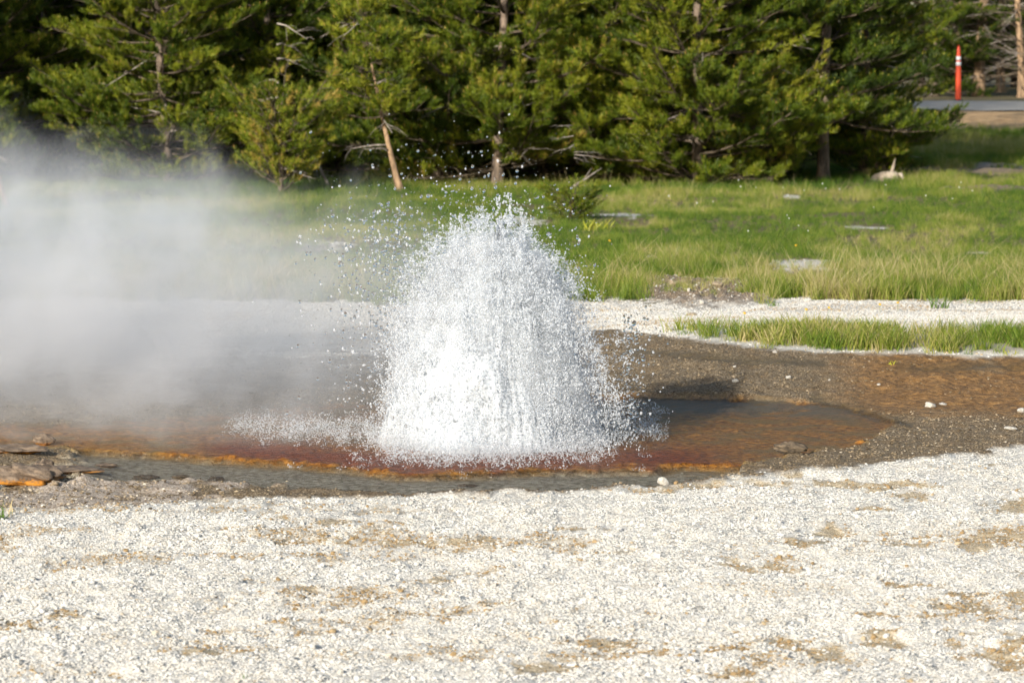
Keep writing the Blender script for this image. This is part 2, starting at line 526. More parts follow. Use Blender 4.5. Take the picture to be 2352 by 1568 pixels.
# meadow soil
so = t.mix(t.rng(nm, .35, .65), (.085, .075, .028), (.24, .19, .10))
col = t.mix(zc[0], col, so)
deb = t.mix(grain, (.15, .105, .065), (.40, .31, .22))
col = t.mix(t.math('MULTIPLY', zc[1], .9), col, deb)
col = t.mix(t.math('MULTIPLY', ze[2], .6), col, (.24, .20, .12))
bk = t.mix(t.rng(nl, .3, .7), (.40, .25, .12), (.56, .37, .19))
col = t.mix(zc[2], col, bk)
wetness = t.math('MAXIMUM', t.math('MAXIMUM', t.math('MULTIPLY', zd[1], .7), zb[0]), t.math('MULTIPLY', zd[0], .35))
rough = t.math('SUBTRACT', .92, t.math('MULTIPLY', wetness, .40))
bm_h = t.math('ADD', t.math('MULTIPLY', nf, .6), t.math('MULTIPLY', nm, 1.0))
b = t.bsdf(i_Base_Color=col, i_Roughness=rough, i_Normal=t.bump(bm_h, .012, .8))
b.inputs['Specular IOR Level'].default_value = .3
ground = ob('ground', gme, t.surf(b.outputs[0]))
tag(ground, 'white sinter flat with ochre hollows, brown run-off and meadow soil', 'ground', kind='structure')

# ------------------------------------------------------------------ water sheets
def water_sheet(name, mask, z, label, mat):
    sel = (X > -5) & (X < 5) & (Y > 15.5) & (Y < 23.5)
    mk = (mask.reshape(ny, nx) > .35)
    m2 = mk.copy()                                    # grow by a couple of cells so the rim lies under the shore
    for _ in range(3):
        m3 = m2.copy()
        m3[1:] |= m2[:-1]; m3[:-1] |= m2[1:]; m3[:, 1:] |= m2[:, :-1]; m3[:, :-1] |= m2[:, 1:]
        m2 = m3
    m2 &= sel
    fm = (m2[:-1, :-1] & m2[:-1, 1:] & m2[1:, 1:] & m2[1:, :-1]).ravel()
    q = quads.reshape(-1, 4)[fm]
    used = np.unique(q); remap = np.zeros(nx * ny, np.int64); remap[used] = np.arange(len(used))
    xx = xf[used]; yy = yf[used]
    r = np.sqrt((xx + .05) ** 2 + (yy - 19.0) ** 2)
    wv = np.sin(r * 42 + 4 * fbm(xx * 3, yy * 3, 5, 2)) * .0012 * np.exp(-r * .5) + (fbm(xx * 11, yy * 9, 15, 3) - .5) * .007
    me = mesh_np(name, np.stack([xx, yy, z + wv], 1), remap[q].ravel(), np.full(len(q), 4), smooth=True)
    o = ob(name, me, mat)
    tag(o, label, 'water', kind='structure')
    return o

def mat_water(name, refl, rough, bmp):
    t = NT(name)
    P = t.pos()
    mp = t.n('ShaderNodeMapping', i_Vector=P); mp.inputs['Scale'].default_value = (1, 1.5, 1)
    h = t.math('ADD', t.noise(mp.outputs[0], 13, 3, .6), t.math('MULTIPLY', t.noise(mp.outputs[0], 48, 2, .5), .35))
    nrm = t.bump(h, bmp, 1.0)
    fr = t.n('ShaderNodeFresnel', i_IOR=1.33, i_Normal=nrm)
    gl = t.n('ShaderNodeBsdfGlossy', i_Color=(1, 1, 1), i_Roughness=rough, i_Normal=nrm)
    tr = t.n('ShaderNodeBsdfTransparent', i_Color=(.93, .92, .90))
    mx = t.n('ShaderNodeMixShader')
    t.put(mx.inputs[0], t.math('MULTIPLY', fr.outputs[0], refl))
    t.t.links.new(tr.outputs[0], mx.inputs[1]); t.t.links.new(gl.outputs[0], mx.inputs[2])
    return t.surf(mx.outputs[0])
M_water = mat_water('shallow_hot_water', .50, .08, .13)
M_water2 = mat_water('run_off_water', .85, .10, .22)
water_sheet('basin_water', ZN['terrace'], -.026, 'thin sheet of water over the orange and red basin', M_water)
water_sheet('channel_water', ZN['channel'], -.044, 'grey shallow water in the channel in front of the basin', M_water2)

# ------------------------------------------------------------------ road
xs = np.linspace(2, 90, 60)
v = []; q = []
for i, x_ in enumerate(xs):
    for (dy, z_) in ((66.75, .004), (67.2, .03), (70, .045), (72.6, .03), (73.1, .004)):
        v.append((x_, dy, float(hz(x_, dy)[0]) + z_ + .01))
for i in range(len(xs) - 1):
    for k in range(4):
        a = i * 5 + k
        q += [a, a + 5, a + 6, a + 1]
t = NT('road_asphalt')
n = t.noise(t.pos(), 30, 4)
b = t.bsdf(i_Base_Color=t.mix(n, (.24, .225, .20), (.34, .32, .285)), i_Roughness=.85)
road = ob('road', mesh_np('road', v, q, np.full(len(q) // 4, 4), True), t.surf(b.outputs[0]))
tag(road, 'pale grey asphalt road on the low embankment', 'road', kind='structure')

# ------------------------------------------------------------------ pebbles
def mat_pebble(name, ramp, rough=.9):
    t = NT(name)
    tn = t.attr('tint', 'INSTANCER').outputs['Fac']
    cr = t.n('ShaderNodeValToRGB', i_Fac=tn)
    el = cr.color_ramp.elements
    while len(el) > 1: el.remove(el[0])
    el[0].position = ramp[0][0]; el[0].color = (*ramp[0][1], 1)
    for p_, c_ in ramp[1:]:
        e = el.new(p_); e.color = (*c_, 1)
    n = t.noise(t.obj(), 2.5, 3)
    c = t.mix(t.rng(n, .3, .75), cr.outputs[0], t.mix(.35, cr.outputs[0], (.30, .22, .13)))
    b = t.bsdf(i_Base_Color=t.mix(.35, cr.outputs[0], c), i_Roughness=rough)
    b.inputs['Specular IOR Level'].default_value = .25
    return t.surf(b.outputs[0])

M_peb = mat_pebble('sinter_pebbles', [(0, (.33, .225, .11)), (.10, (.45, .35, .22)), (.22, (.51, .47, .405)), (.5, (.585, .56, .51)), (1, (.67, .655, .62))])
M_pebb = mat_pebble('brown_gravel', [(0, (.07, .05, .03)), (.4, (.18, .135, .08)), (.7, (.30, .23, .145)), (.9, (.46, .38, .27)), (1, (.70, .64, .53))])
peb = [(rock_mesh('pebble', 100 + k, 1, .52, .5, 5), M_peb) for k in range(6)]
pebb = [(rock_mesh('gravel', 120 + k, 1, .6, .5, 5), M_pebb) for k in range(5)]

def pebble_field(name, n, x0f, y0, y1, keep, rmin, rmax, protos, label, tintf=None, power=2.2, lump=.0):
    yy = y0 + (y1 - y0) * RNG.random(n)
    half = x0f * yy + .55
    xx = (RNG.random(n) * 2 - 1) * half
    Zz = zones(xx, yy)
    k = keep(Zz, RNG.random(n), xx, yy)
    xx, yy = xx[k], yy[k]
    Zk = {a: b_[k] for a, b_ in Zz.items()}
    m = len(xx)
    r = rmin + (rmax - rmin) * RNG.random(m) ** power
    clump = fbm(xx * 3.5, yy * 3.5, 131, 3)
    r *= .72 + .6 * clump
    big_ = (RNG.random(m) < lump) * (r > rmin * 1.2)
    r = np.where(big_, np.minimum(r * 1.7, rmax * 1.5), r)
    z = height(xx, yy, Zk) + r * np.where(big_, .30, .18)
    tint = RNG.random(m) if tintf is None else tintf(Zk, RNG.random(m), xx, yy)
    scl = np.stack([r * (.8 + .5 * RNG.random(m)), r * (.8 + .5 * RNG.random(m)), r * (.75 + .4 * RNG.random(m)) * np.where(big_, 1.5, 1.0)], 1)
    o = scatter(name, np.stack([xx, yy, z], 1), np.stack([RNG.normal(0, .3, m), RNG.normal(0, .3, m), RNG.random(m) * 6.28], 1),
                scl, RNG.integers(0, len(protos), m), np.clip(tint, 0, 1), protos)
    tag(o, label, 'gravel')
    return o

HF = 2352 / 2 / FPX
pebble_field('sinter_gravel', 400000, HF, 11.6, 18.9,
             lambda Z, r, x, y: (Z['fore'] > .45) & (r > Z['ochre'] * .5) & (r < .30 + 1.0 * fbm(x * 1.7, y * 1.7, 141, 3)) & (RNG.random(len(r)) < (1.05 - .55 * sstep(14.5, 17, y))),
             .0024, .0085, peb, 'loose white sinter gravel covering the near flat',
             lambda Z, r, x, y: np.clip(.25 + .75 * r ** .7 - 1.1 * Z['ochre'] * (RNG.random(len(r)) < .75) - .30 * sstep(.52, .75, fbm(x * 2.1, y * 3.4, 145, 4)), 0, 1), 2.2, .02)
pebble_field('brown_shore_gravel', 70000, HF, 16.4, 24.5,
             lambda Z, r, x, y: (Z['brown'] > .5) & (Z['fore'] < .5) & (Z['terrace'] < .3) & (Z['channel'] < .25) & (r > Z['runoff'] * .75) & (Z['wet'] < .5)
             & (r < .15 + 1.3 * fbm(x * 1.5, y * 1.5, 151, 3)),
             .0028, .0095, pebb, 'loose brown gravel on the damp ground round the pool', lambda Z, r, x, y: r ** 1.4 * (.80 + .4 * Z['crust']) + .18 * sstep(1750, 1950, Z['u']) * sstep(930, 975, Z['v']) * (r > .35), 3.0)
pebble_field('sinter_grit', 70000, HF, 22.0, 36,
             lambda Z, r, x, y: (Z['brown'] < .5) & ((Z['meadow'] < .4) | (Z['soil'] > .4) | (Z['patch'] > .5)) & (Z['strip'] < .4),
             .003, .011, peb, 'pale grit on the white sinter band behind the pool', None, 3.0)

pebble_field('band_gravel', 110000, HF, 23.5, 29.5,
             lambda Z, r, x, y: (Z['brown'] < .5) & (Z['meadow'] < .5) & (Z['strip'] < .3) & (Z['soil'] < .5),
             .003, .0085, peb, 'fine cream gravel of the white band between pool and meadow',
             lambda Z, r, x, y: np.clip(.3 + .7 * r - .5 * sstep(.55, .7, fbm(x * 2.1, y * 2.4, 149, 4)), 0, 1), 2.5)

# ------------------------------------------------------------------ grass
def mat_blade(name, ramp):
    t = NT(name)
    tn = t.attr('tint', 'INSTANCER').outputs['Fac']
    cr = t.n('ShaderNodeValToRGB', i_Fac=t.math('ADD', tn, t.math('MULTIPLY', t.math('SUBTRACT', t.attr('bl').outputs['Fac'], .5), .5), clamp=True))
    el = cr.color_ramp.elements
    while len(el) > 1: el.remove(el[0])
    el[0].position = ramp[0][0]; el[0].color = (*ramp[0][1], 1)
    for p_, c_ in ramp[1:]:
        e = el.new(p_); e.color = (*c_, 1)
    d = t.n('ShaderNodeBsdfPrincipled', i_Base_Color=cr.outputs[0], i_Roughness=.55)
    d.inputs['Specular IOR Level'].default_value = .35
    l = t.n('ShaderNodeBsdfTranslucent', i_Color=cr.outputs[0])
    m = t.n('ShaderNodeMixShader'); m.inputs[0].default_value = .35
    t.t.links.new(d.outputs[0], m.inputs[1]); t.t.links.new(l.outputs[0], m.inputs[2])
    return t.surf(m.outputs[0])

M_grass = mat_blade('grass_blades', [(0, (.040, .10, .008)), (.3, (.11, .19, .015)), (.6, (.23, .29, .032)), (.85, (.38, .35, .09)), (1, (.52, .43, .20))])
M_dry = mat_blade('dry_stalks', [(0, (.30, .25, .09)), (.5, (.48, .39, .18)), (1, (.62, .52, .30))])

def clump_mesh(name, seed, nb, hgt, spread, width, bend, lean=.35):
    r = np.random.default_rng(seed)
    V = []; loops = []; sizes = []; bl = []
    for _ in range(nb):
        a = r.random() * 6.283; rr = spread * math.sqrt(r.random())
        p = np.array([rr * math.cos(a), rr * math.sin(a), -.01])
        h = hgt * (.45 + .55 * r.random()); az = r.random() * 6.283
        ln = abs(r.normal(0, lean)); bd = bend * (.4 + r.random())
        d = np.array([math.cos(az), math.sin(az), 0]); s = np.array([-math.sin(az), math.cos(az), 0])
        tw = r.random() * 3.1; s = s * math.cos(tw) + d * math.sin(tw)
        w = width * (.6 + .7 * r.random()); b0 = len(V); sh = r.random()
        for k, tt in enumerate((0, .4, .75, 1.0)):
            c = p + np.array([0, 0, 1]) * h * (tt - .18 * bd * tt * tt) + d * h * (ln * tt + bd * tt * tt)
            ww = w * (1, .9, .6, 0)[k] / 2
            if k < 3: V += [c - s * ww, c + s * ww]; bl += [sh, sh]
            else: V.append(c); bl.append(sh)
        loops += [b0, b0 + 1, b0 + 3, b0 + 2, b0 + 2, b0 + 3, b0 + 5, b0 + 4, b0 + 4, b0 + 5, b0 + 6]; sizes += [4, 4, 3]
    me = mesh_np(name, np.array(V), loops, sizes)
    add_attr(me, 'bl', 'FLOAT', np.array(bl))
    return me

meadow_protos = ([(clump_mesh('clump', 200 + k, 26, .17 + .03 * k, .09, .0048, .25), M_grass) for k in range(4)] +
                 [(clump_mesh('stalk', 220 + k, 5, .50, .08, .0042, .35, .45), M_dry) for k in range(3)])

def grass_field(name, n, y0, y1, keep, protos, ngreen, pdry, smin, smax, label, hmul=None, xr=None, pw=1.0):
    yy = y0 + (y1 - y0) * RNG.random(n) ** pw
    half = HF * yy + 1.2
    xx = (RNG.random(n) * 2 - 1) * half
    if xr is not None:
        xx = xr[0](yy) + (xr[1](yy) - xr[0](yy)) * RNG.random(n)
    Zz = zones(xx, yy)
    k = keep(Zz, RNG.random(n), xx, yy)
    xx, yy = xx[k], yy[k]; Zk = {a: b_[k] for a, b_ in Zz.items()}
    m = len(xx)
    z = height(xx, yy, Zk)
    big = fbm(xx * .55, yy * .35, 161, 3); fine = fbm(xx * 2.2, yy * 1.4, 171, 3)
    dryness = np.clip(sstep(.40, .66, big * .6 + fine * .4), 0, 1)
    near = 1 - sstep(28.5, 33, yy)
    pd = pdry * (.35 + 1.6 * dryness + 1.4 * near)
    isdry = RNG.random(m) < pd
    idx = np.where(isdry, ngreen + RNG.integers(0, len(protos) - ngreen, m), RNG.integers(0, ngreen, m))
    lush = sstep(44, 48, yy) * (1 - sstep(51, 53, yy))
    tint = np.clip(RNG.normal(.44, .14, m) + (dryness - .45) * .5 + near * .18 - lush * .14 + .04, 0, 1)
    s = smin + (smax - smin) * RNG.random(m)
    s *= .7 + .6 * fine
    if hmul is not None: s = s * hmul(Zk, xx, yy)
    s = np.where(isdry, s * .92, s)
    o = scatter(name, np.stack([xx, yy, z], 1), np.stack([RNG.normal(0, .08, m), RNG.normal(0, .08, m), RNG.random(m) * 6.283], 1), s, idx, tint, protos)
    return o

mg = grass_field('meadow_grass', 80000, 27.6, 57, lambda Z, r, x, y: (Z['meadow'] > .5) & (Z['patch'] < .15 + 1.25 * RNG.random(len(r))) & ((Z['soil'] < .6) | (r < .16)) & (r < -.1 + 1.7 * fbm(x * 1.1, y * .8, 181, 3)),
                 meadow_protos, 4, .05, .7, 1.15, '', lambda Z, x, y: (1 - .48 * Z['clear']) * (1 - .5 * Z['soil']) * (.40 + .42 * (1 - sstep(28.5, 34, y)) + .22 * sstep(44, 48, y) * (1 - sstep(50, 54, y))), pw=1.25)
tag(mg, 'tall green meadow grass mixed with dry straw stalks', 'grass')
rg = grass_field('roadside_grass', 8000, 52, 65.2, lambda Z, r, x, y: (Z['patch'] < .5) & (Z['bank'] < .3), meadow_protos, 4, .03, .4, .8, '',
                 None, (lambda y: 4.0 + 0 * y, lambda y: HF * y + 2.0))
tag(rg, 'dark green grass in the shade below the road embankment', 'grass')
strip_protos = ([(clump_mesh('tuft', 240 + k, 24, .13, .06, .0045, .3), M_grass) for k in range(4)] +
                [(clump_mesh('straw', 250 + k, 6, .17, .07, .0035, .9, .7), M_dry) for k in range(2)])
sg = grass_field('bank_grass', 19000, 21.9, 26.6, lambda Z, r, x, y: (Z['strip'] > .05) & (r < (-.35 + 1.9 * fbm(x * 2.5, y * 2.5, 191, 3)) * Z['strip']), strip_protos, 4, .09, .5, 1.2, '',
                 None, (lambda y: .7 + 0 * y, lambda y: HF * y + 1.0))
tag(sg, 'short green grass strip between the pool and the white sinter band', 'grass')

# ------------------------------------------------------------------ pine trees
def mat_bark(name, a, b_, sc=9):
    t = NT(name)
    mp = t.n('ShaderNodeMapping', i_Vector=t.obj()); mp.inputs['Scale'].default_value = (1, 1, .35)
    n = t.noise(mp.outputs[0], sc, 5, .7)
    n2 = t.noise(mp.outputs[0], sc * 4, 3, .6)
    c = t.mix(t.rng(n, .35, .65), a, b_)
    b = t.bsdf(i_Base_Color=c, i_Roughness=.9, i_Normal=t.bump(n2, .01))
    b.inputs['Specular IOR Level'].default_value = .2
    return t.surf(b.outputs[0])
M_bark = mat_bark('pine_bark', (.09, .07, .055), (.28, .21, .155))
M_barko = mat_bark('orange_bark', (.16, .105, .065), (.42, .28, .165))
M_twig = mat_bark('pine_twig', (.07, .055, .038), (.18, .14, .10), 20)
M_dead = mat_bark('dead_twig', (.17, .14, .115), (.40, .35, .30), 15)
M_drift = mat_bark('weathered_wood', (.20, .16, .12), (.46, .39, .31), 14)

t = NT('pine_needles')
ti = t.attr('tint').outputs['Fac']
oi = t.n('ShaderNodeObjectInfo').outputs['Random']
cr = t.n('ShaderNodeValToRGB', i_Fac=t.math('ADD', ti, t.math('MULTIPLY', t.math('SUBTRACT', oi, .5), .22), clamp=True))
el = cr.color_ramp.elements
el[0].position = 0; el[0].color = (.022, .042, .006, 1)
el[1].position = 1; el[1].color = (.44, .28, .075, 1)
for p_, c_ in ((.33, (.060, .100, .007)), (.60, (.145, .190, .011)), (.84, (.29, .30, .022)), (.93, (.42, .28, .07))):
    e = el.new(p_); e.color = (*c_, 1)
d = t.bsdf(i_Base_Color=cr.outputs[0], i_Roughness=.5)
d.inputs['Specular IOR Level'].default_value = .35
l = t.n('ShaderNodeBsdfTranslucent', i_Color=cr.outputs[0])
m = t.n('ShaderNodeMixShader'); m.inputs[0].default_value = .22
t.t.links.new(d.outputs[0], m.inputs[1]); t.t.links.new(l.outputs[0], m.inputs[2])
M_needle = t.surf(m.outputs[0])

def needles(shoots, seed, per=46, nlen=.074, width=.0082):
    """shoots: list of (pos, dir, length, tint); every shoot is a bottle-brush of needles with a pale bud"""
    r = np.random.default_rng(seed)
    S = len(shoots)
    p = np.array([s[0] for s in shoots]); d = np.array([s[1] for s in shoots]); L = np.array([s[2] for s in shoots]); tn = np.array([s[3] for s in shoots])
    d /= np.linalg.norm(d, axis=1)[:, None]
    ref = np.where(np.abs(d[:, 2:3]) > .9, np.array([[1., 0, 0]]), np.array([[0, 0, 1.]]))
    a = np.cross(d, ref); a /= np.linalg.norm(a, axis=1)[:, None]; b = np.cross(d, a)
    tt = r.random((S, per)); ang = r.random((S, per)) * 6.283
    fwd = .35 + .75 * r.random((S, per)) + .5 * tt
    rad = np.cos(ang)[..., None] * a[:, None] + np.sin(ang)[..., None] * b[:, None]
    nd = rad + fwd[..., None] * d[:, None] + np.array([0, 0, .15])
    nd /= np.linalg.norm(nd, axis=2)[..., None]
    base = p[:, None] + d[:, None] * (L[:, None] * tt)[..., None]
    ln = nlen * (.7 + .5 * r.random((S, per)))
    side = np.cross(nd, r.normal(size=(S, per, 3))); side /= np.linalg.norm(side, axis=2)[..., None]
    w = width * (.8 + .4 * r.random((S, per)))[..., None] / 2
    v0 = base - side * w; v1 = base + side * w; v2 = base + nd * ln[..., None]
    V = np.stack([v0, v1, v2], 2).reshape(-1, 3)
    T = np.clip(tn[:, None] + r.normal(0, .06, (S, per)), 0, .84)
    T = np.repeat(T.ravel(), 3)
    # buds
    bsel = r.random(S) < .35
    bp = (p + d * L[:, None])[bsel]; bd = d[bsel] + np.array([0, 0, .6]); bd /= np.linalg.norm(bd, axis=1)[:, None]
    ba = np.cross(bd, r.normal(size=bd.shape)); ba /= np.linalg.norm(ba, axis=1)[:, None]
    bh = (.03 + .04 * r.random(len(bp)))[:, None]
    bb = np.cross(bd, ba)
    BV = []
    for (e1, e2) in ((ba, bb),):
        BV = np.stack([bp - e1 * .007, bp + e1 * .007, bp + bd * bh, bp - e2 * .007, bp + e2 * .007, bp + bd * bh], 1).reshape(-1, 3)
    V = np.concatenate([V, BV]); T = np.concatenate([T, np.full(len(BV), .97)])
    nt = len(V) // 3
    me = mesh_np('needles', V, np.arange(len(V)), np.full(nt, 3))
    add_attr(me, 'tint', 'FLOAT', T)
    return me

def pine(seed, H, R, zlow, lean=(0, 0), gapz=None, tint=.5, whorl=.27, per=56, bare=False, trunk_r=.075, topbig=True, zvis=3.2, bark=None):
    """lower part (in view) finely twigged, upper part coarser; returns the meshes of the tree's parts"""
    r = random.Random(seed)
    def axis_at(z):
        return Vector((lean[0] * z + .05 * math.sin(z * 1.3 + seed), lean[1] * z + .05 * math.cos(z * 1.1 + seed * 2), z))
    tr = MB()
    zs = [-.12, 0, .12] + [.12 + (H - .12) * (i / 16) for i in range(1, 17)]
    tr.tube([axis_at(z) for z in zs], [trunk_r * (1.45 if z <= 0 else 1.15 if z < .2 else max(.12, 1 - z / H)) for z in zs], 9)
    wood = MB(); shoots = []; dead = []
    z = zlow
    while z < H - .15:
        k_up = 1 if z < zvis else 3.2
        frac = z / H
        prof = R * (min(1, .55 + z / .9) if z < .9 else 1) * (1 - max(0, (z - .9)) / (H - .7)) ** .8
        nb = r.randint(5, 7) if z < zvis else r.randint(4, 5)
        a0 = r.random() * 6.28
        for k in range(nb):
            az = a0 + 6.283 * k / nb + r.uniform(-.35, .35)
            L = prof * r.uniform(.55, 1.12) + .12
            st = axis_at(z + r.uniform(-.07, .07))
            droop = (r.uniform(-.32, .05) if z < 1.6 else r.uniform(-.1, .3)) if H > 1.5 else r.uniform(.2, .9)
            up = r.uniform(.15, .5)
            hd = Vector((math.cos(az), math.sin(az), 0)); side = Vector((-math.sin(az), math.cos(az), 0))
            cur = r.uniform(-.25, .25)
            def bp(q):
                return st + hd * (L * q) + side * (cur * L * q * q) + Vector((0, 0, L * (droop * q + up * q * q)))
            pts = [bp(q) for q in (0, .25, .5, .75, 1)]
            br = .008 + .007 * L
            wood.tube(pts, [br, br * .85, br * .65, br * .45, br * .25], 5 if z < zvis else 3, cap=False)
            if bare and r.random() < .8: 
                nn = 0
            else:
                nn = max(4, int(L / (.078 * k_up)))
            ttb = tint + r.uniform(-.17, .17)
            for j in range(nn):
                q = .22 + .78 * (j + r.random() * .6) / nn
                if q > 1: q = 1
                p0 = bp(q)
                sgn = 1 if j % 2 else -1
                tl = (.12 + .34 * L * (1.05 - q)) * r.uniform(.6, 1.2) * (1 if z < zvis else 1.25)
                dr = (hd * r.uniform(.35, 1.0) + side * sgn * r.uniform(.3, 1.0) * (1.1 - .6 * q) + Vector((0, 0, r.uniform(.05, .75)))).normalized()
                p1 = p0 + dr * tl
                wood.tube([p0, p1], [.0055, .003], 3, cap=False)
                ns = 1 + int(tl / (.10 * k_up))
                for s_ in range(ns):
                    qq = 1 - s_ / max(1, ns) * .75
                    pp = p0 + dr * tl * qq
                    dd = dr if s_ == 0 else (dr + side * r.uniform(-1, 1) + Vector((0, 0, r.uniform(.1, .9)))).normalized()
                    dd = (dd + Vector((0, 0, .35))).normalized()
                    shoots.append((tuple(pp), tuple(dd), r.uniform(.09, .17) * (1 if z < zvis else 2.2), ttb + r.uniform(-.2, .2)))
            if nn:
                e = bp(1); dd = (pts[-1] - pts[-2]).normalized() + Vector((0, 0, .4))
                shoots.append((tuple(e), tuple(dd.normalized()), r.uniform(.10, .16), ttb + .1))
        z += whorl * r.uniform(.8, 1.2) * (1 if z < zvis else 1.5)
    # bare dead limbs low on the stem
    for k in range(7 if not bare else 24):
        zz = r.uniform(.25, 2.3); az = r.random() * 6.28; L = r.uniform(.45, 1.15) * min(1.1, R)
        dm = MB(); st = axis_at(zz); hd = Vector((math.cos(az), math.sin(az), 0)); side = Vector((-math.sin(az), math.cos(az), 0))
        dz = r.uniform(-.45, .45); cv = r.uniform(-.3, .3)
        f = lambda q: st + hd * L * q + side * cv * L * q * q + Vector((0, 0, dz * L * q - .15 * L * q * q + r.uniform(-.015, .015)))
        pts = [f(q) for q in (0, .3, .6, 1)]
        dm.tube(pts, [.016, .012, .008, .003], 5)
        for j in range(5):
            q = r.uniform(.3, .95); p0 = f(q); sg = r.choice((-1, 1))
            d_ = (hd * r.uniform(.2, .9) + side * sg * r.uniform(.4, 1) + Vector((0, 0, r.uniform(-.5, .4)))).normalized()
            l_ = r.uniform(.1, .38)
            dm.tube([p0, p0 + d_ * l_ * .6, p0 + d_ * l_ + Vector((0, 0, -.04))], [.005, .0035, .0015], 3, cap=False)
        dead.append(dm.mesh('dead_limb'))
    print('pine', seed, len(shoots), len(shoots) * per)
    cm = needles(shoots, seed, per)
    tm = tr.mesh('trunk'); tm.materials.append(bark or M_bark)
    wm = wood.mesh('branches'); wm.materials.append(M_twig)
    cm.materials.append(M_needle)
    for dmm in dead: dmm.materials.append(M_dead)
    return dict(trunk=tm, branch_frame=wm, crown=cm, dead=dead)

PINES = {
    'full': pine(31, 7.5, 1.45, .18, tint=.50),
    'dense': pine(32, 8.0, 1.6, .22, tint=.46, whorl=.24),
    'bushy': pine(33, 6.5, 1.75, .12, tint=.55, whorl=.25),
    'open': pine(34, 8.5, 1.35, .75, tint=.42, whorl=.34),
    'wide': pine(35, 7.0, 1.9, .30, tint=.49, whorl=.26),
    'leaning': pine(36, 2.3, .5, .95, lean=(-.27, .05), tint=.60, whorl=.20, trunk_r=.040, bark=M_barko),
    'young': pine(37, 1.05, .62, .06, tint=.60, whorl=.15, trunk_r=.028, per=40),
    'sapling': pine(38, .62, .42, .05, tint=.62, whorl=.13, trunk_r=.02, per=40),
    'bare': pine(39, 9.0, 1.3, .35, tint=.42, whorl=.30, bare=True, trunk_r=.10, per=34, bark=M_barko),
}
def plant_tree(name, kind, x, y, rz, s, label, group=None, cat='tree', sz=None):
    e = bpy.data.objects.new(name, None); COL.objects.link(e)
    e.location = (x, y, float(hz(x, y)[0])); e.rotation_euler = (0, 0, rz); e.scale = (s, s, sz or s)
    e.empty_display_size = .3
    P_ = PINES[kind]
    ob('trunk', P_['trunk'], None, e); ob('branch_frame', P_['branch_frame'], None, e); ob('crown', P_['crown'], None, e)
    for dm in P_['dead']: ob('dead_limb', dm, None, e)
    return tag(e, label, cat, group)

def xat(u, D): return (u - 1176) / FPX * D
FRONT = [   # u, D, kind, rot, scale, label
    (-60, 50.0, 'dense', .4, 1.0, 'dark pine at the left edge of the picture behind the steam'),
    (110, 52.5, 'full', 2.0, 1.0, 'shaded pine between the left edge and the bright leftmost pine'),
    (375, 48.3, 'bushy', 1.1, .82, 'bright yellow-green bushy pine rising above the steam, left of the geyser'),
    (620, 50.2, 'wide', 3.6, .92, 'darker wide pine just right of the bright bushy pine on the left'),
    (780, 51.5, 'full', 5.2, .95, 'pine in the shadowed gap behind the small leaning pine'),
    (1010, 49.2, 'dense', 2.7, .92, 'dense pine with a thin pale stem, right behind the spray drops'),
    (1150, 48.6, 'wide', .9, .95, 'broad pine with a thick pale trunk foot, straight above the geyser'),
    (1390, 49.6, 'full', 4.4, 1.05, 'tall pine behind the small sapling, right of the geyser'),
    (1600, 48.4, 'bushy', 2.2, .98, 'large sunlit bushy pine with branches down to the grass'),
    (1765, 50.8, 'dense', 5.6, .9, 'pine right of the large sunlit bushy pine, partly in shade'),
    (1897, 49.6, 'open', 1.9, 1.0, 'pine with a bare dark trunk showing in the shadow on the right'),
    (500, 50.6, 'dense', 2.9, .85, 'pine filling the row between the bright bushy pine and the darker wide one'),
    (900, 50.8, 'wide', 4.9, .8, 'pine right behind the crown of the slender leaning pine'),
    (1255, 50.4, 'bushy', 3.3, .9, 'bushy pine behind and above the lone meadow sapling'),
    (1490, 50.0, 'wide', 5.5, .85, 'pine just left of the large sunlit bushy pine'),
    (1690, 49.5, 'full', .5, .85, 'pine overlapping the right flank of the large sunlit bushy pine'),
    (1985, 50.6, 'full', .3, .72, 'rightmost pine of the row with bright tufts beside the road view'),
]
for (u, D, k, rz, s, lb) in FRONT:
    plant_tree('pine_tree', k, xat(u, D), D, rz, s, lb)
x_, y_, z_ = gpt(930, 441)
plant_tree('pine_tree', 'leaning', x_, y_, 0.0, 1.0, 'slender leaning pine with bare orange stem and tuft at its top')
x_, y_, z_ = gpt(1312, 508)
plant_tree('pine_sapling', 'sapling', x_, y_, .6, .60, 'small pine sapling standing alone in the meadow right of the spray', sz=.42)
x_, y_, z_ = gpt(1765, 425)
plant_tree('pine_sapling', 'young', x_, y_ - .2, 2.1, 1.0, 'young pointed pine in front of the shadow gap on the right')
x_, y_, z_ = gpt(2025, 412)
plant_tree('pine_sapling', 'sapling', x_, y_ + .4, 1.1, 1.0, 'low pine sapling behind the grey driftwood stump', sz=.9)
x_, y_, z_ = gpt(640, 445)
plant_tree('pine_sapling', 'young', x_, y_, 4.0, .9, 'young pine veiled by steam at the foot of the left pines')
x_, y_, z_ = gpt(22, 480)
plant_tree('pine_sapling', 'leaning', x_, y_, .4, .7, 'thin bare-stemmed young pine in the steam at the left edge')
rr = random.Random(5)
kinds = ['full', 'dense', 'wide', 'open', 'bushy']
for row, (D, n) in enumerate(((54.2, 12), (57.5, 12))):
    for i in range(n):
        u = -330 + (i + .5 * row + rr.uniform(-.2, .2)) * (2330 / n)
        if u > 1960: continue
        d_ = D + rr.uniform(-.8, .8)
        plant_tree('pine_tree', kinds[(i + row) % 5], xat(u, d_), d_, rr.random() * 6.28, rr.uniform(.95, 1.15) * (.48 if u > 1480 else 1),
                   'dark pine of the wood set back behind the front row', 'pines set back in the wood')
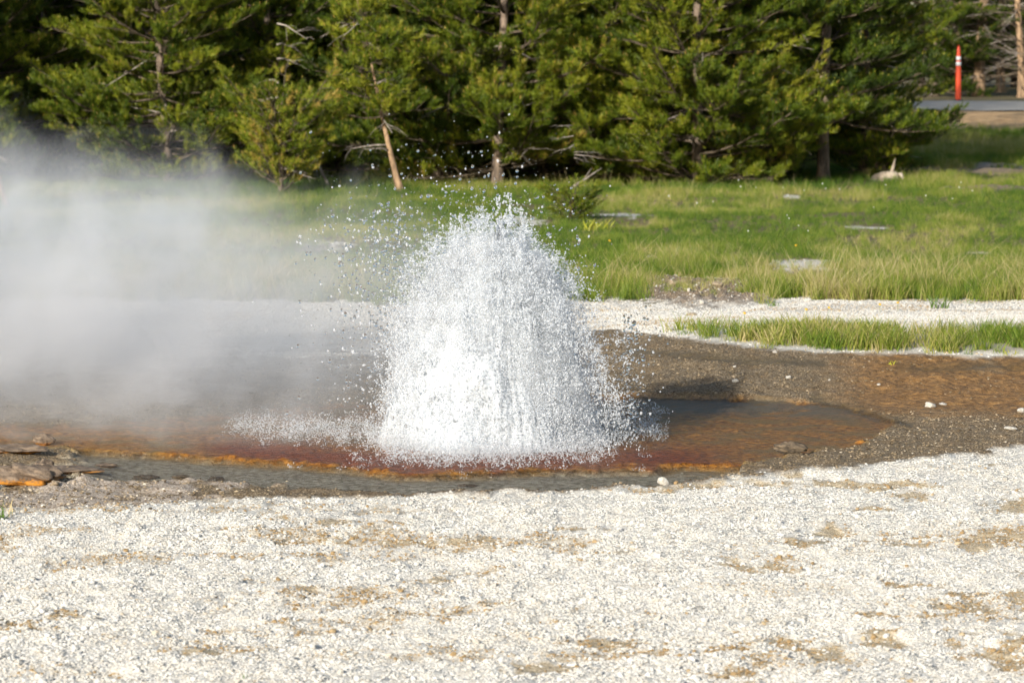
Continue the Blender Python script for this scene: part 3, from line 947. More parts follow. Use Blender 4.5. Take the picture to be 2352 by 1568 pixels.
# trees of the same wood left of the picture: their shade falls on the left end of the row
for i, (x0_, y0_, k, s) in enumerate(((-8.3, 45.6, 'dense', 1.05), (-9.6, 44.4, 'full', 1.1), (-9.4, 47.6, 'wide', 1.0), (-8.9, 50.0, 'dense', 1.0), (-11.2, 46.0, 'full', 1.0))):
    plant_tree('pine_tree', k, x0_, y0_, i * 1.3, s, 'pine of the wood beyond the left edge of the picture', 'pines beyond the left edge')
# far side of the road
far = [(2140, 79, 'dense', 1.0), (2195, 84, 'bare', 1.0), (2255, 78.5, 'bare', 1.15), (2298, 82, 'bare', .95), (2338, 77.5, 'bare', .8), (2400, 80, 'bare', 1.1),
       (2225, 90, 'full', 1.2), (2330, 91, 'wide', 1.2), (2440, 88, 'dense', 1.2), (2110, 88, 'wide', 1.2)]
far_lb = ['green pine left of the orange post across the road', 'dead-twigged pine just behind the orange post across the road',
          'thick pale trunked pine right of the orange post across the road', 'slim pale pine between two thicker trunks across the road',
          'thin straight pine at the right edge across the road', 'twiggy pine beyond the right edge across the road']
for i, (u, D, k, s) in enumerate(far):
    if i < 6: plant_tree('pine_tree', k, xat(u, D), D, i * 1.7, s, far_lb[i])
    else: plant_tree('pine_tree', k, xat(u, D), D, i * 1.7, s, 'green pine in the wood far behind the road', 'pines far behind the road')

# ------------------------------------------------------------------ delineator post
def flat_mat(name, col, rough=.4, em=None):
    t = NT(name)
    n = t.noise(t.obj(), 18, 3)
    b = t.bsdf(i_Base_Color=t.mix(n, tuple(c * .88 for c in col), col), i_Roughness=rough)
    return t.surf(b.outputs[0])
D = 72.9
px_ = xat(2199, D); e = bpy.data.objects.new('delineator_post', None); COL.objects.link(e)
e.location = (px_, D, float(hz(px_, D)[0]) + .012)
k = D / FPX
M_or = flat_mat('orange_plastic', (.80, .075, .018)); M_wh = flat_mat('reflective_white', (.85, .85, .82), .3); M_bk = flat_mat('rubber', (.03, .03, .03), .7)
ob('tube', MB().lathe([(.052, .03), (.053, .05), (.050, .5), (.044, .66), (.041, .80), (.040, .815), (.036, .85), (.034, .90), (.033, .93), (.030, .965), (.026, .985), (.018, 1.02), (.004, 1.04)]).mesh('tube'), M_or, e)
ob('reflective_band', MB().lathe([(.0462, .665), (.0452, .735)]).mesh('band'), M_wh, e)
ob('reflective_band', MB().lathe([(.0438, .765), (.0428, .835)]).mesh('band'), M_wh, e)
ob('base', MB().lathe([(.13, 0), (.13, .02), (.09, .035), (.05, .04)]).mesh('base'), M_bk, e)
tag(e, 'orange plastic post with two white bands standing beside the road', 'traffic post')

# ------------------------------------------------------------------ driftwood stump
x_, y_, z_ = gpt(2035, 418)
e = bpy.data.objects.new('driftwood_stump', None); COL.objects.link(e); e.location = (x_, y_, z_)
k = y_ / FPX
def dp(du, dv, dy=0): return ((du) * k, dy, -dv * k)
m = MB().tube([dp(-38, 4), dp(-25, -6), dp(-8, -10, .03), (.06, 0, 11 * k), dp(20, -14), dp(28, -6)], [.035, .055, .075, .08, .06, .045], 8)
ob('log', m.mesh('log'), M_drift, e)
m = MB().tube([dp(13, -8), dp(13, -22), dp(17, -36), dp(21, -54)], [.035, .028, .022, .006], 6)
ob('upright_spike', m.mesh('spike'), M_drift, e)
for q, (a0, b0, dy) in enumerate(((22, -14, 0.0), (27, -16, -.03), (18, -10, -.08))):
    m = MB().tube([dp(a0, b0), dp(a0 + 7, b0 - 2, dy), dp(a0 + 10 - 9 * (q == 2), b0 + 8, dy * 2), dp(a0 + 9 - 9 * (q == 2), 6, dy * 2)], [.025, .024, .02, .012], 6)
    ob('root', m.mesh('root'), M_drift, e)
tag(e, 'bleached driftwood stump with an upright spike at the edge of the meadow', 'stump')
x_, y_, z_ = gpt(1990, 405)
m = MB().tube([(-.3, 0, .03), (-.1, .05, .06), (.15, 0, .07), (.32, -.02, .12)], [.02, .025, .02, .008], 6)
o = ob('fallen_branch', m.mesh('fallen_branch'), M_drift, None, (x_, y_ + .15, z_)); tag(o, 'fallen grey branch lying left of the driftwood stump', 'branch')
for (u, v_, ln, an, lb) in ((1340, 428, .5, .5, 'fallen stick leaning in the grass behind the lone sapling'), (1700, 405, .6, .15, 'grey broken limb on the ground under the large sunlit pine'),
                            (730, 420, .7, 2.0, 'bare grey stick poking out of the steam near the left pines')):
    x_, y_, z_ = gpt(u, v_ + 15)
    c, s = math.cos(an), math.sin(an)
    m = MB().tube([(-c * ln * .5, 0, .0), (0, .03, s * ln * .4 + .05), (c * ln * .5, .05, s * ln + .05)], [.022, .017, .006], 6)
    m.tube([(0, .03, s * ln * .4 + .05), (.1, .0, s * ln * .4 + .2)], [.01, .003], 4)
    o = ob('fallen_branch', m.mesh('fallen_branch'), M_dead, None, (x_, y_, z_)); tag(o, lb, 'branch')

# ------------------------------------------------------------------ stones
def mat_rock(name, a, b_, fringe=None):
    t = NT(name)
    o = t.obj()
    n = t.noise(o, 2.2, 5, .65); n2 = t.noise(o, 9, 4, .6)
    c = t.mix(t.rng(n, .35, .65), a, b_)
    c = t.mix(t.math('MULTIPLY', t.rng(n2, .55, .7), .5), c, tuple(q * .45 for q in a))
    if fringe:
        zz = t.n('ShaderNodeSeparateXYZ', i_Vector=o).outputs[2]
        c = t.mix(t.rng(t.math('ADD', zz, t.math('MULTIPLY', t.math('SUBTRACT', n2, .5), .9)), -.55, -.1, 1, 0), c, fringe)
    b = t.bsdf(i_Base_Color=c, i_Roughness=.85, i_Normal=t.bump(n2, .006))
    return t.surf(b.outputs[0])
M_white = mat_rock('white_sinter_stone', (.50, .45, .37), (.74, .71, .65))
M_tan = mat_rock('tan_stone', (.30, .22, .14), (.52, .42, .30))
M_crust = mat_rock('brown_crust', (.09, .062, .042), (.27, .20, .14), (.55, .22, .018))
M_dark = mat_rock('dark_crust', (.05, .038, .025), (.19, .14, .09))
rocks = [rock_mesh('stone', 300 + k, 3, .8, .6, 16) for k in range(5)]
crusts = [rock_mesh('crust', 320 + k, 4, .75, 1.25, 0) for k in range(4)]
def stone(name, u, v_, wpx, hpx, k, mat, label, rz=0.0, dep=1.0, cat='stone', src=None, group=None, sink=.2):
    """width and height in photo pixels at its place on the ground"""
    x_, y_, z_ = gpt(u, v_)
    kk = y_ / FPX
    me = (src or rocks)[k % len(src or rocks)].copy()
    me.materials.clear(); me.materials.append(mat)
    o = ob(name, me, None, None)
    w = wpx * kk / 2; h_ = hpx * kk / 2 / .75
    o.scale = (w, w * dep, h_)
    o.location = (x_, y_ + w * dep * .6, z_ + h_ * .75 * (1 - 2 * sink))
    o.rotation_euler = (0, 0, rz)
    return tag(o, label, cat, group)
stone('stone', 1523, 1115, 30, 24, 0, M_white, 'white stone alone on the gravel crest in front of the pool', .3)
stone('stone', 2137, 936, 27, 15, 1, M_white, 'larger white stone of a pair on the brown run-off right of the pool', .9)
stone('stone', 2168, 932, 20, 9, 2, M_white, 'flatter white stone right beside the larger one on the brown run-off', 1.9)
stone('stone', 2346, 948, 24, 12, 3, M_white, 'white stone at the right edge on the brown gravel')
stone('stone', 1689, 879, 17, 9, 4, M_white, 'pale stone in the shadow behind the pool, nearest the basin', .4)
stone('stone', 1812, 872, 15, 10, 0, M_white, 'pale stone at the right end of the shadow behind the pool', 1.4)
stone('stone', 1676, 889, 16, 6, 1, M_tan, 'flat tan stone just in front of the pale stone in the shadow', 2.4)
stone('stone', 1687, 845, 9, 6, 2, M_white, 'tiny pale stone on the upper part of the shadowed gravel')
stone('stone', 1905, 876, 7, 5, 3, M_white, 'tiny white stone on the sunlit run-off just right of the shadow')
stone('stone', 2018, 889, 10, 6, 4, M_white, 'small white stone in the middle of the orange-brown run-off')
stone('stone', 2322, 988, 34, 9, 0, M_white, 'flat pale slab on brown gravel near the right edge', .2)
stone('stone', 1612, 698, 13, 11, 1, M_white, 'round white stone at the left of the sinter band edge')
stone('stone', 1854, 693, 22, 12, 2, M_white, 'white stone at the foot of the meadow grass, middle of the band')
stone('stone', 1582, 670, 11, 9, 3, M_white, 'white stone up on the brown rubble mound')
stone('stone', 1588, 726, 30, 9, 4, M_tan, 'brown flat stone lying on the white sinter band')
stone('stone', 1780, 812, 13, 6, 0, M_white, 'small pale stone under the grass strip edge')
stone('stone', 1545, 655, 22, 14, 1, M_tan, 'tan rubble lump at the left of the brown mound', .5)
stone('stone', 1650, 662, 30, 14, 2, M_tan, 'tan rubble lump at the right of the brown mound', 1.5)
stone('stone', 2310, 1105, 14, 9, 3, M_white, 'white lump on the near gravel at the right edge')
stone('stone', 1890, 1270, 20, 12, 4, M_white, 'whitest lump on the near flat beside the ochre patch')
stone('stone', 715, 1545, 26, 15, 0, M_white, 'white stone near the bottom edge of the near flat')
stone('stone', 1720, 1425, 26, 14, 1, M_white, 'pale stone in the lower right of the near flat')
stone('stone', 1130, 1200, 16, 9, 2, M_white, 'small white stone in the middle of the near gravel')
stone('stone', 345, 1172, 12, 7, 3, M_dark, 'dark pebble on the white gravel at lower left')
# crusts of the pool
stone('mineral_crust', 62, 1114, 150, 48, 0, M_crust, 'large brown crust mound with orange foot at the left edge', .1, .55, 'crust', crusts, sink=.12)
stone('mineral_crust', 97, 1088, 44, 28, 1, M_crust, 'small brown crust knob behind the large mound at the left', .8, .8, 'crust', crusts, sink=.15)
stone('mineral_crust', 160, 1090, 130, 12, 2, M_crust, 'low orange crust tongue right of the large mound', .05, .7, 'crust', crusts)
stone('mineral_crust', 98, 1022, 52, 28, 3, M_crust, 'dark brown crust block standing in the shallow inlet', .4, .8, 'crust', crusts, sink=.15)
stone('mineral_crust', 30, 1040, 130, 18, 1, M_crust, 'flat brown crust tongue reaching in from the left edge', 0, .7, 'crust', crusts)
stone('mineral_crust', 125, 1117, 22, 12, 2, M_tan, 'small tan lump in front of the large crust mound', 1.2, .8, 'crust', crusts)
stone('mineral_crust', 335, 1102, 56, 12, 0, M_dark, 'dark crust lump, left of three along the near shore', .2, .6, 'crust', crusts)
stone('mineral_crust', 412, 1100, 44, 10, 3, M_dark, 'dark crust lump, middle of three along the near shore', .9, .6, 'crust', crusts)
stone('mineral_crust', 495, 1105, 58, 13, 2, M_dark, 'dark crust lump, right of three along the near shore', 1.7, .6, 'crust', crusts)
stone('mineral_crust', 240, 1074, 44, 10, 1, M_crust, 'orange-brown crust islet in the grey channel', .3, .7, 'crust', crusts)
stone('mineral_crust', 1815, 1042, 80, 30, 3, M_dark, 'dark bumpy crust hump at the right front rim of the basin', .2, .6, 'crust', crusts)
stone('mineral_crust', 1075, 1118, 44, 6, 0, M_dark, 'low dark crust at the near waterline in front of the geyser', .1, .6, 'crust', crusts)

# ------------------------------------------------------------------ small plants and flowers
M_leaf = NT('weed_leaf')
b = M_leaf.bsdf(i_Base_Color=(.10, .17, .025), i_Roughness=.5)
M_leaf = M_leaf.surf(b.outputs[0])
t = NT('yellow_green_leaf'); b = t.bsdf(i_Base_Color=(.36, .36, .03), i_Roughness=.5); M_ylw = t.surf(b.outputs[0])
t = NT('yellow_petal'); b = t.bsdf(i_Base_Color=(.80, .42, .01), i_Roughness=.6); M_pet = t.surf(b.outputs[0])
t = NT('white_petal'); b = t.bsdf(i_Base_Color=(.82, .82, .78), i_Roughness=.6); M_wpet = t.surf(b.outputs[0])
t = NT('straw'); b = t.bsdf(i_Base_Color=(.50, .40, .20), i_Roughness=.6); M_straw = t.surf(b.outputs[0])
def weed(u, v_, hpx, seed, mat, label, nb=18, spread=.03, wd=.006, lean=.5, name='grass_tuft', cat='plant'):
    x_, y_, z_ = gpt(u, v_)
    h = hpx * y_ / FPX
    me = clump_mesh('tuft', seed, nb, h, spread, wd, .5, lean)
    o = ob(name, me, mat, None, (x_, y_, z_)); return tag(o, label, cat)
weed(2, 1192, 55, 401, M_leaf, 'green grass tuft at the left edge on white gravel', 14, .02, .005, .6)
weed(30, 1190, 70, 402, M_straw, 'thin dry stalks beside the grass tuft at the left edge', 4, .02, .004, .1)
weed(2155, 708, 46, 403, M_leaf, 'dark green weed at the foot of the meadow on the white band', 30, .07, .009)
weed(2048, 837, 17, 404, M_ylw, 'yellow-green weed alone on the wet run-off', 12, .02, .008, .8)
weed(1632, 738, 20, 405, M_leaf, 'small green rosette on the white band above the grass strip', 14, .02, .006, .9)
weed(1492, 703, 10, 406, M_leaf, 'tiny green weed at the left of the white sinter band', 10, .02, .005, .8)
weed(1776, 703, 22, 407, M_leaf, 'small green weed under the tall grass, middle of the band', 16, .04, .007)
weed(2226, 697, 14, 408, M_leaf, 'tiny green weed under the tall grass near the right', 12, .03, .006)
weed(2320, 815, 20, 409, M_ylw, 'yellow weed at the right end of the grass strip', 16, .05, .006)
weed(1370, 530, 34, 410, M_ylw, 'low yellowish shrub in the meadow below the lone sapling', 60, .14, .012, .6, 'shrub')
weed(560, 1562, 30, 411, M_leaf, 'sparse green blades at the bottom edge on white gravel', 5, .015, .003, .2)
weed(1545, 585, 26, 412, M_leaf, 'dark green leafy patch in the meadow right of the spray', 70, .28, .012, .6, 'shrub')
weed(1960, 610, 30, 413, M_leaf, 'dark green leafy patch right of the white meadow patch', 60, .2, .012, .6, 'shrub')
head = MB().lathe([(.004, -.008), (.016, -.004), (.021, .002), (.017, .008), (.006, .011)], 9).mesh('flower_head')
head2 = head.copy(); head.materials.append(M_pet); head2.materials.append(M_wpet)
stem = MB().tube([(0, 0, -.01), (.004, 0, .5), (0, 0, .99)], [.05, .05, .05], 4).mesh('stem')
def flower(u, v_, h, hd, label, group, s=1.0):
    x_, y_, z_ = gpt(u, v_)
    e = bpy.data.objects.new('wildflower', None); COL.objects.link(e); e.location = (x_, y_, z_)
    sm = ob('stem', stem, M_leaf, e); sm.scale = (.03, .03, h)
    q = ob('flower_head', hd, None, e); q.location = (0, 0, h); q.scale = (s, s, s); q.rotation_euler = (.5, .2, 0)
    return tag(e, label, 'flower', group)
for (u, v_) in ((1852, 732), (1904, 727), (2021, 719), (2062, 715), (1710, 741), (1828, 580), (1400, 570), (2176, 668)):
    flower(u, v_, .06, head, 'tiny yellow flower on the pale band or meadow edge', 'yellow flowers', .5)
rf = random.Random(3)
for _ in range(24):
    u = rf.uniform(1500, 2345); v_ = rf.choice((rf.gauss(478, 14), rf.uniform(450, 600)))
    flower(u, v_, rf.uniform(.14, .20), head2, 'tiny white flower among the meadow grass', 'white meadow flowers', rf.uniform(.25, .42))

# ------------------------------------------------------------------ geyser
GX, GY, GZ = -.06, 19.0, -.03
ge = bpy.data.objects.new('geyser_eruption', None); COL.objects.link(ge); ge.location = (GX, GY, GZ)
tag(ge, 'white bursting dome of boiling water and flying drops above the orange basin', 'geyser')
# white broken water: much of the light goes on through each drop, the rest is scattered
def broken(name, through, c=(.88, .91, .945)):
    t = NT(name)
    d = t.n('ShaderNodeBsdfDiffuse', i_Color=c)
    l = t.n('ShaderNodeBsdfTranslucent', i_Color=c)
    m1 = t.n('ShaderNodeMixShader'); m1.inputs[0].default_value = .4
    t.t.links.new(d.outputs[0], m1.inputs[1]); t.t.links.new(l.outputs[0], m1.inputs[2])
    tp = t.n('ShaderNodeBsdfTransparent', i_Color=(1, 1, 1))
    m0 = t.n('ShaderNodeMixShader'); m0.inputs[0].default_value = through
    t.t.links.new(m1.outputs[0], m0.inputs[1]); t.t.links.new(tp.outputs[0], m0.inputs[2])
    g = t.n('ShaderNodeBsdfGlossy', i_Color=(1, 1, 1), i_Roughness=.12)
    fr = t.n('ShaderNodeFresnel', i_IOR=1.33)
    bf = t.n('ShaderNodeNewGeometry').outputs['Backfacing']
    m2 = t.n('ShaderNodeMixShader'); t.put(m2.inputs[0], t.math('MULTIPLY', fr.outputs[0], t.math('SUBTRACT', 1.0, bf)))
    t.t.links.new(m0.outputs[0], m2.inputs[1]); t.t.links.new(g.outputs[0], m2.inputs[2])
    return t.surf(m2.outputs[0])
M_foam = broken('broken_water', .62)
M_clear = broken('clear_water', .84)
M_core = broken('white_water', .0, (.74, .775, .815))
t = NT('clear_drop')
b = t.n('ShaderNodeBsdfGlass', i_Color=(1, 1, 1), i_Roughness=.02, i_IOR=1.33)
M_drop = t.surf(b.outputs[0])
v1, f1 = icosphere(1); v2, f2 = icosphere(2)
def drop_mesh(v, f, seed, amp):
    r = np.random.default_rng(seed)
    vv = v * (1 + amp * r.normal(size=(len(v), 1))); return mesh_np('drop', vv, np.array(f).ravel(), np.full(len(f), 3), True)
foam_p = [(drop_mesh(v1, f1, 500 + k, .10), M_foam) for k in range(3)]
glass_p = [(drop_mesh(v2, f2, 510 + k, .03), M_drop) for k in range(3)]
mixed_p = foam_p + glass_p
wet_p = foam_p + [(drop_mesh(v1, f1, 520 + k, .06), M_clear) for k in range(3)]

zp = np.array([0, .10, .23, .44, .62, .76, .86, .95, 1.02, 1.08])
LO = np.array([.60, .58, .57, .55, .52, .48, .45, .40, .27, .10])      # outer half width, left
RO = np.array([.70, .66, .64, .60, .52, .40, .28, .20, .14, .06])      # outer half width, right
LC = np.array([.52, .50, .48, .45, .40, .33, .25, .17, .10, .03])      # dense core
RC = np.array([.46, .42, .38, .33, .30, .26, .22, .19, .14, .03])
def in_profile(n, zmax, L, R_, dep, zpow=1.0, rpow=.5):
    z = zmax * RNG.random(n) ** zpow
    a = RNG.random(n) * 6.283; r = RNG.random(n) ** rpow
    cx = np.cos(a); sy = np.sin(a)
    wv_ = sstep(-.75, .75, cx)
    hw = np.interp(z, zp, L) * (1 - wv_) + np.interp(z, zp, R_) * wv_
    x = r * cx * hw; y = r * sy * np.minimum(np.interp(z, zp, L), np.interp(z, zp, R_)) * dep
    return np.stack([x, y, z], 1)
def jets(p, sx, sz, seed):
    """streaky density: keep drops more where the rising jets are"""
    ang = np.arctan2(p[:, 0], .35 + p[:, 2] * 0 + .2 * p[:, 1])
    return fbm(ang * sx + 40, p[:, 2] * sz + p[:, 1] * 3, seed, 3)
# the boiling white column itself: a torn, streaked surface
NT_, NZ_ = 320, 230
th = np.linspace(0, 2 * math.pi, NT_, endpoint=False); zz = np.linspace(0, 1, NZ_)
TH, ZZ = np.meshgrid(th, zz)
ct, st_ = np.cos(TH), np.sin(TH)
lobe = fbm(ct * 3.2 + 11, st_ * 3.2 + 4, 631, 3)
ztop = .86 + .34 * (lobe - .1) - .26 * np.clip(ct, 0, 1) ** 2 - .12 * np.clip(-ct, 0, 1) ** 2
rad01 = np.sqrt(np.clip(1 - np.clip((ZZ - .55) / .45, 0, 1) ** 2.2, 0, 1))
hz_ = ZZ * ztop
wlr = sstep(-.75, .75, ct)
hw = np.interp(hz_, zp, LC) * (1 - wlr) + np.interp(hz_, zp, RC) * wlr
hw0 = hw.copy()
hw = hw * rad01
streak = fbm(ct * 9 + 3, st_ * 9 + hz_ * 2.0, 641, 3) - .5
fine = fbm(ct * 45 + 3 + st_ * 11, hz_ * 24 + st_ * 30, 651, 3) - .5
hw = hw * (1 + .08 * streak + .38 * (fbm(ct * 2.2 + 3 + hz_ * 1.5, st_ * 2.2 + hz_ * 3.2, 691, 2) - .5)) + fine * .040
hz2 = hz_ + fine * .05 * sstep(.3, .8, ZZ) + (vnoise(ct * 60 + 9, st_ * 60, 661) - .5) * .07 * sstep(.5, .8, ZZ) * (1 - sstep(.9, 1, ZZ))
depm = np.clip(np.minimum(np.interp(hz_, zp, LC), np.interp(hz_, zp, RC)) / np.maximum(.02, hw0), 0, 1)
V = np.stack([hw * ct, hw * st_ * (.55 + .45 * depm), np.maximum(hz2, 0)], -1).reshape(-1, 3)
I = np.arange(NT_ * NZ_).reshape(NZ_, NT_)
I2 = np.roll(I, -1, 1)
Q = np.stack([I[:-1], I2[:-1], I2[1:], I[1:]], -1).reshape(-1, 4)
ob('water_column', mesh_np('water_column', V, Q.ravel(), np.full(len(Q), 4), True), M_core, ge)
# fine spray close round the column
p = in_profile(150000, 1.06, LC * 1.10, RC * 1.16, 1.05, 1.08, .16)
top = .90 + .26 * (fbm(p[:, 0] * 9 + 7, p[:, 1] * 6, 601, 3) - .35) - .9 * (p[:, 0] + .02) ** 2
p = p[(p[:, 2] < top)]
n = len(p)
r = .0012 + .0022 * RNG.random(n) ** 2
o = scatter('dense_spray', p, RNG.random((n, 3)) * 6.28, np.stack([r, r, r * (1 + .6 * RNG.random(n))], 1), RNG.integers(0, 3, n), RNG.random(n), foam_p, ge)
# outer curtain
p = in_profile(130000, 1.10, LO, RO, 1.0, 1.05, .34)
ag = np.arctan2(p[:, 1], p[:, 0])
rag = .68 + .66 * fbm(np.cos(ag) * 3 + 5, np.sin(ag) * 3 + p[:, 2] * 2.5, 671, 3)
p[:, :2] *= rag[:, None]; p[:, 2] *= .84 + .34 * fbm(np.cos(ag) * 4 + 15, np.sin(ag) * 4, 681, 3)
den = jets(p, 9, 2.2, 611) * .6 + fbm(p[:, 0] * 16 + p[:, 1] * 9, p[:, 2] * 14, 621, 3) * .4
edge = np.interp(p[:, 2], zp, np.linspace(.43, .56, len(zp)))
side = np.where(p[:, 0] > .28, -.03, 0)
keep = den + RNG.normal(0, .045, len(p)) > edge + side + .05 * (p[:, 1] < -.1) * (np.abs(p[:, 0] + .1) < .32) * (p[:, 2] < .85)
p = p[keep]; n = len(p)
r = .0012 + .0040 * RNG.random(n) ** 3
isg = RNG.random(n) < .3
o = scatter('outer_spray', p, np.stack([RNG.normal(0, .3, n), RNG.normal(0, .3, n), RNG.random(n) * 6.28], 1), np.stack([r, r, r * (1 + 1.0 * RNG.random(n))], 1),
            np.where(isg, 3 + RNG.integers(0, 3, n), RNG.integers(0, 3, n)), RNG.random(n), wet_p, ge)
# spouts torn out of the dome: tight at the root, breaking into drops at the tip
S = []; SR = []
for q_ in range(150):
    a = RNG.random() * 6.283; z0 = .10 + .78 * RNG.random() ** .9
    w_ = float(sstep(-.75, .75, np.array(math.cos(a))))
    hw = np.interp(z0, zp, LC) * (1 - w_) + np.interp(z0, zp, RC) * w_
    c = np.array([hw * math.cos(a) * .95, hw * math.sin(a) * .8, z0])
    ln = .07 + .16 * RNG.random() ** 1.5
    out = np.array([math.cos(a), math.sin(a) * .8, 0]) * RNG.uniform(.15, .75)
    d_ = out + np.array([RNG.normal(0, .12), RNG.normal(0, .12), RNG.uniform(.3, 1.0)]); d_ /= np.linalg.norm(d_)
    if q_ < 26:
        c = np.array([RNG.normal(-.06, .12), RNG.normal(0, .10), .80 + .12 * RNG.random()]); c[2] -= 1.6 * (c[0] + .05) ** 2; d_ = np.array([RNG.normal(0, .22), RNG.normal(0, .2), 1.0]); d_ /= np.linalg.norm(d_)
        ln = RNG.uniform(.12, .30)
    k = int(170 + 240 * RNG.random()); tt = RNG.random(k) ** .75
    spr = (.006 + .035 * tt ** 1.6)[:, None]
    q = c + d_ * (tt * ln)[:, None] + RNG.normal(0, 1, (k, 3)) * spr
    q[:, 2] -= .35 * (tt * ln) ** 2 / .3
    S.append(q); SR.append(.0012 + .0034 * RNG.random(k) ** 2.5 * (.5 + .8 * tt))
p = np.concatenate(S); r = np.concatenate(SR); k = p[:, 2] > .02; p, r = p[k], r[k]; n = len(p)
isg = RNG.random(n) < .22
scatter('spouts', p, RNG.random((n, 3)) * 6.28, np.stack([r, r, r * 1.5], 1), np.where(isg, 3 + RNG.integers(0, 3, n), RNG.integers(0, 3, n)), RNG.random(n), wet_p, ge)
# strings and sheets of water thrown out of the dome
S = []; SR = []
for _ in range(1500):
    a = RNG.random() * 6.283; z0 = .1 + 1.0 * RNG.random() ** .8
    hw = np.interp(z0, zp, LO) if math.cos(a) < 0 else np.interp(z0, zp, RO)
    rad = hw * (.74 + .36 * RNG.random()); c = np.array([rad * math.cos(a), rad * math.sin(a) * .9, z0])
    d_ = np.array([math.cos(a) * .5, math.sin(a) * .5, RNG.normal(.2, .9)]) + RNG.normal(0, .35, 3); d_ /= np.linalg.norm(d_)
    k = RNG.integers(6, 22); ln = .02 + .07 * RNG.random()
    tt = RNG.random(k); q = c + d_ * (tt * ln)[:, None] + RNG.normal(0, .004, (k, 3)); q[:, 2] -= .6 * (tt * ln) ** 2 * 6
    S.append(q); SR.append(.0012 + .0034 * RNG.random(k) ** 2)
p = np.concatenate(S); r = np.concatenate(SR); n = len(p)
isg = RNG.random(n) < .2
scatter('water_strings', p, RNG.random((n, 3)) * 6.28, np.stack([r, r, r * 1.5], 1), np.where(isg, 3 + RNG.integers(0, 3, n), RNG.integers(0, 3, n)), RNG.random(n), wet_p, ge)
# single drops flung upward and to the left
n = 2600
z = .75 + np.abs(RNG.normal(0, .28, n)); x = RNG.normal(-.22, .30, n)
z = z + .0; y = RNG.normal(0, .25, n)
k = (z < 1.62) & (x > -1.0) & (x < .55)
x, y, z = x[k], y[k], z[k]
lx = -.45 - np.abs(RNG.normal(0, .20, 2200)); lz = .15 + 1.0 * RNG.random(2200); ly = RNG.normal(0, .25, 2200)
rx = .60 + np.abs(RNG.normal(0, .07, 700)); rz_ = .05 + .6 * RNG.random(700); ry = RNG.normal(0, .2, 700)
p = np.stack([np.concatenate([x, lx, rx]), np.concatenate([y, ly, ry]), np.concatenate([z, lz, rz_])], 1); n = len(p)
r = .0012 + .0066 * RNG.random(n) ** 4 + .004 * (RNG.random(n) < .05)
isg = (RNG.random(n) < .65)
scatter('flying_drops', p, np.stack([RNG.normal(0, .4, n), RNG.normal(0, .4, n), RNG.random(n) * 6.28], 1),
        np.stack([r, r, r * (1 + .5 * RNG.random(n))], 1), np.where(isg, 3 + RNG.integers(0, 3, n), RNG.integers(0, 3, n)), RNG.random(n), mixed_p, ge)
# low splashes where the water falls back
S = []; SR = []
def crown(u, v_, hgt, wid, cnt):
    x0, y0 = uv2w(u, v_, GZ)
    nj = RNG.integers(3, 7)
    for _ in range(nj):
        d_ = np.array([RNG.normal(0, .6), RNG.normal(0, .4), 1]); d_ /= np.linalg.norm(d_)
        tt = RNG.random(cnt // nj + 2) ** .8
        q = np.array([x0 - GX, y0 - GY, 0]) + np.array([RNG.normal(0, wid), RNG.normal(0, wid), 0]) + d_ * (tt * hgt * RNG.uniform(.4, 1.2))[:, None] + RNG.normal(0, .006, (len(tt), 3))
        q[:, 2] = np.abs(q[:, 2])
        S.append(q); SR.append(.0010 + .0024 * RNG.random(len(tt)) ** 2)
for _ in range(260):
    uu = RNG.uniform(520, 930); t_ = (uu - 520) / 410
    crown(uu, 985 + 30 * t_ + RNG.normal(0, 14 + 6 * t_), .07 + .05 * t_, .03, int(22 + 38 * t_))
for _ in range(560):
    uu = RNG.uniform(880, 1400); crown(uu, 1028 + RNG.normal(0, 18) + 14 * (uu < 1200), .085, .035, 42)
for _ in range(90):
    uu = RNG.uniform(1390, 1520); crown(uu, 985 + RNG.normal(0, 22), .06 * (1540 - uu) / 150 + .02, .03, 30)
for _ in range(30):
    uu = RNG.choice([690, 790, 835, 1000, 1180, 1230, 1345, 1455]) + RNG.normal(0, 18); crown(uu, 1068 + RNG.normal(0, 9), .04, .02, 24)
p = np.concatenate(S); r = np.concatenate(SR); n = len(p)
isg = RNG.random(n) < .15
scatter('ground_splash', p, RNG.random((n, 3)) * 6.28, np.stack([r, r, r * 1.2], 1), np.where(isg, 3 + RNG.integers(0, 3, n), RNG.integers(0, 3, n)), RNG.random(n), wet_p, ge)
for c in ge.children:
    if c.name.split('.')[0] != 'water_column': c['kind'] = 'stuff'
# fine mist that fills the dome
vb = [(x, y, z) for x in (-.75, .72) for y in (-.6, .6) for z in (.0, 1.2)]
fb = [(0, 1, 3, 2), (4, 6, 7, 5), (0, 4, 5, 1), (2, 3, 7, 6), (0, 2, 6, 4), (1, 5, 7, 3)]
me = bpy.data.meshes.new('mist'); me.from_pydata(vb, [], fb); me.update()
t = NT('mist_volume')
P = t.obj(); sp = t.n('ShaderNodeSeparateXYZ', i_Vector=P).outputs
mp = t.n('ShaderNodeMapping', i_Vector=P); mp.inputs['Scale'].default_value = (1, 1, .45)
nz = t.noise(mp.outputs[0], 9, 3, .6)
zr = t.math('POWER', t.math('MAXIMUM', t.math('DIVIDE', sp[2], 1.08), 0.0), 2.6)
wid = t.math('MAXIMUM', t.math('SUBTRACT', 1.0, zr), .02)
xx_ = t.math('DIVIDE', t.math('ADD', sp[0], .05), .56); yy_ = t.math('DIVIDE', sp[1], .48)
rn = t.math('DIVIDE', t.math('SQRT', t.math('ADD', t.math('MULTIPLY', xx_, xx_), t.math('MULTIPLY', yy_, yy_))), t.math('POWER', wid, .6))
rn = t.math('ADD', rn, t.math('MULTIPLY', t.math('SUBTRACT', nz, .5), 1.1))
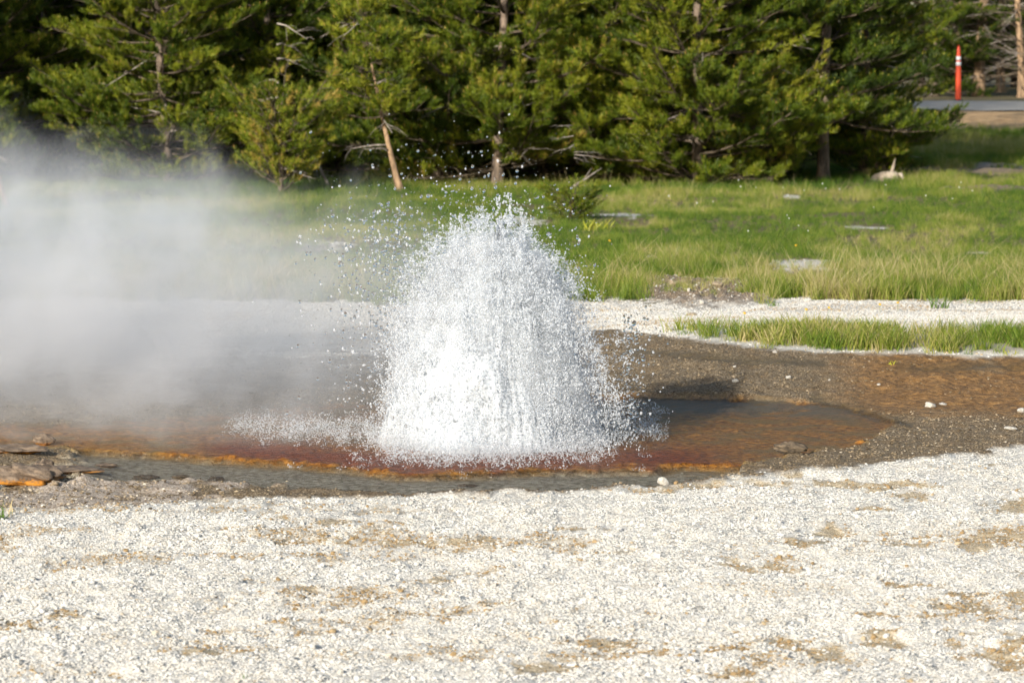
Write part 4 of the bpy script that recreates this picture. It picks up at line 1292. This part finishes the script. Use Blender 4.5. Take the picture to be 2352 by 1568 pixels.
den = t.math('MULTIPLY', t.math('MULTIPLY', t.rng(rn, .40, .92, 1, 0), t.rng(sp[2], .92, 1.06, 1, 0)), 14.0)
pv = t.n('ShaderNodeVolumePrincipled', i_Color=(.985, .99, 1.0), i_Density=den, i_Anisotropy=0.0)
t.t.links.new(pv.outputs[0], t.out.inputs['Volume'])
mo = ob('mist', me, t.m, ge); mo['kind'] = 'stuff'

# ------------------------------------------------------------------ steam
X0, X1, Y0, Y1, Z0, Z1 = -7.0, .35, 18.1, 24.5, -.12, 2.6
vb = [(x, y, z) for x in (X0, X1) for y in (Y0, Y1) for z in (Z0, Z1)]
fb = [(0, 1, 3, 2), (4, 6, 7, 5), (0, 4, 5, 1), (2, 3, 7, 6), (0, 2, 6, 4), (1, 5, 7, 3)]
me = bpy.data.meshes.new('steam'); me.from_pydata(vb, [], fb); me.update()
t = NT('steam_volume')
P = t.obj()
sp = t.n('ShaderNodeSeparateXYZ', i_Vector=P).outputs
wn_ = t.n('ShaderNodeTexNoise', i_Scale=.8, i_Detail=1, i_Vector=P)
wv = t.n('ShaderNodeVectorMath', operation='MULTIPLY_ADD'); t.t.links.new(wn_.outputs['Color'], wv.inputs[0]); wv.inputs[1].default_value = (.9, .9, .9)
t.t.links.new(P, wv.inputs[2])
nz = t.noise(wv.outputs[0], 1.5, 4, .6)
xg = t.rng(sp[0], -.35, -2.3, 0, 1)                       # thicker down-wind (left)
base = t.rng(sp[0], .3, -.6, 0, 1)
topz = t.math('ADD', t.math('MULTIPLY', sp[0], -.15), .66)
hh = t.math('SUBTRACT', sp[2], t.math('ADD', topz, t.math('MULTIPLY', t.math('SUBTRACT', nz, .5), 1.7)))
zg = t.rng(hh, -.45, .30, 1, .0)
yg = t.math('MULTIPLY', t.rng(sp[1], 18.2, 19.5, 0, 1), t.rng(sp[1], 23.2, 24.5, 1, 0))
nn = t.rng(nz, .36, .66, .08, 1.45)
amt = t.math('ADD', t.math('MULTIPLY', xg, .74), t.math('MULTIPLY', base, .13))
n4 = t.rng(t.noise(wv.outputs[0], 3.6, 3, .6), .36, .64, .35, 1.6)
den = t.math('MULTIPLY', t.math('MULTIPLY', t.math('MULTIPLY', amt, zg), n4), t.math('MULTIPLY', yg, nn))
pv = t.n('ShaderNodeVolumePrincipled', i_Color=(.97, .98, 1.0), i_Density=den, i_Anisotropy=.1)
t.t.links.new(pv.outputs[0], t.out.inputs['Volume'])
so_ = ob('steam', me, t.m)
tag(so_, 'white steam cloud drifting left from the geyser over pool and meadow', 'steam', kind='stuff')
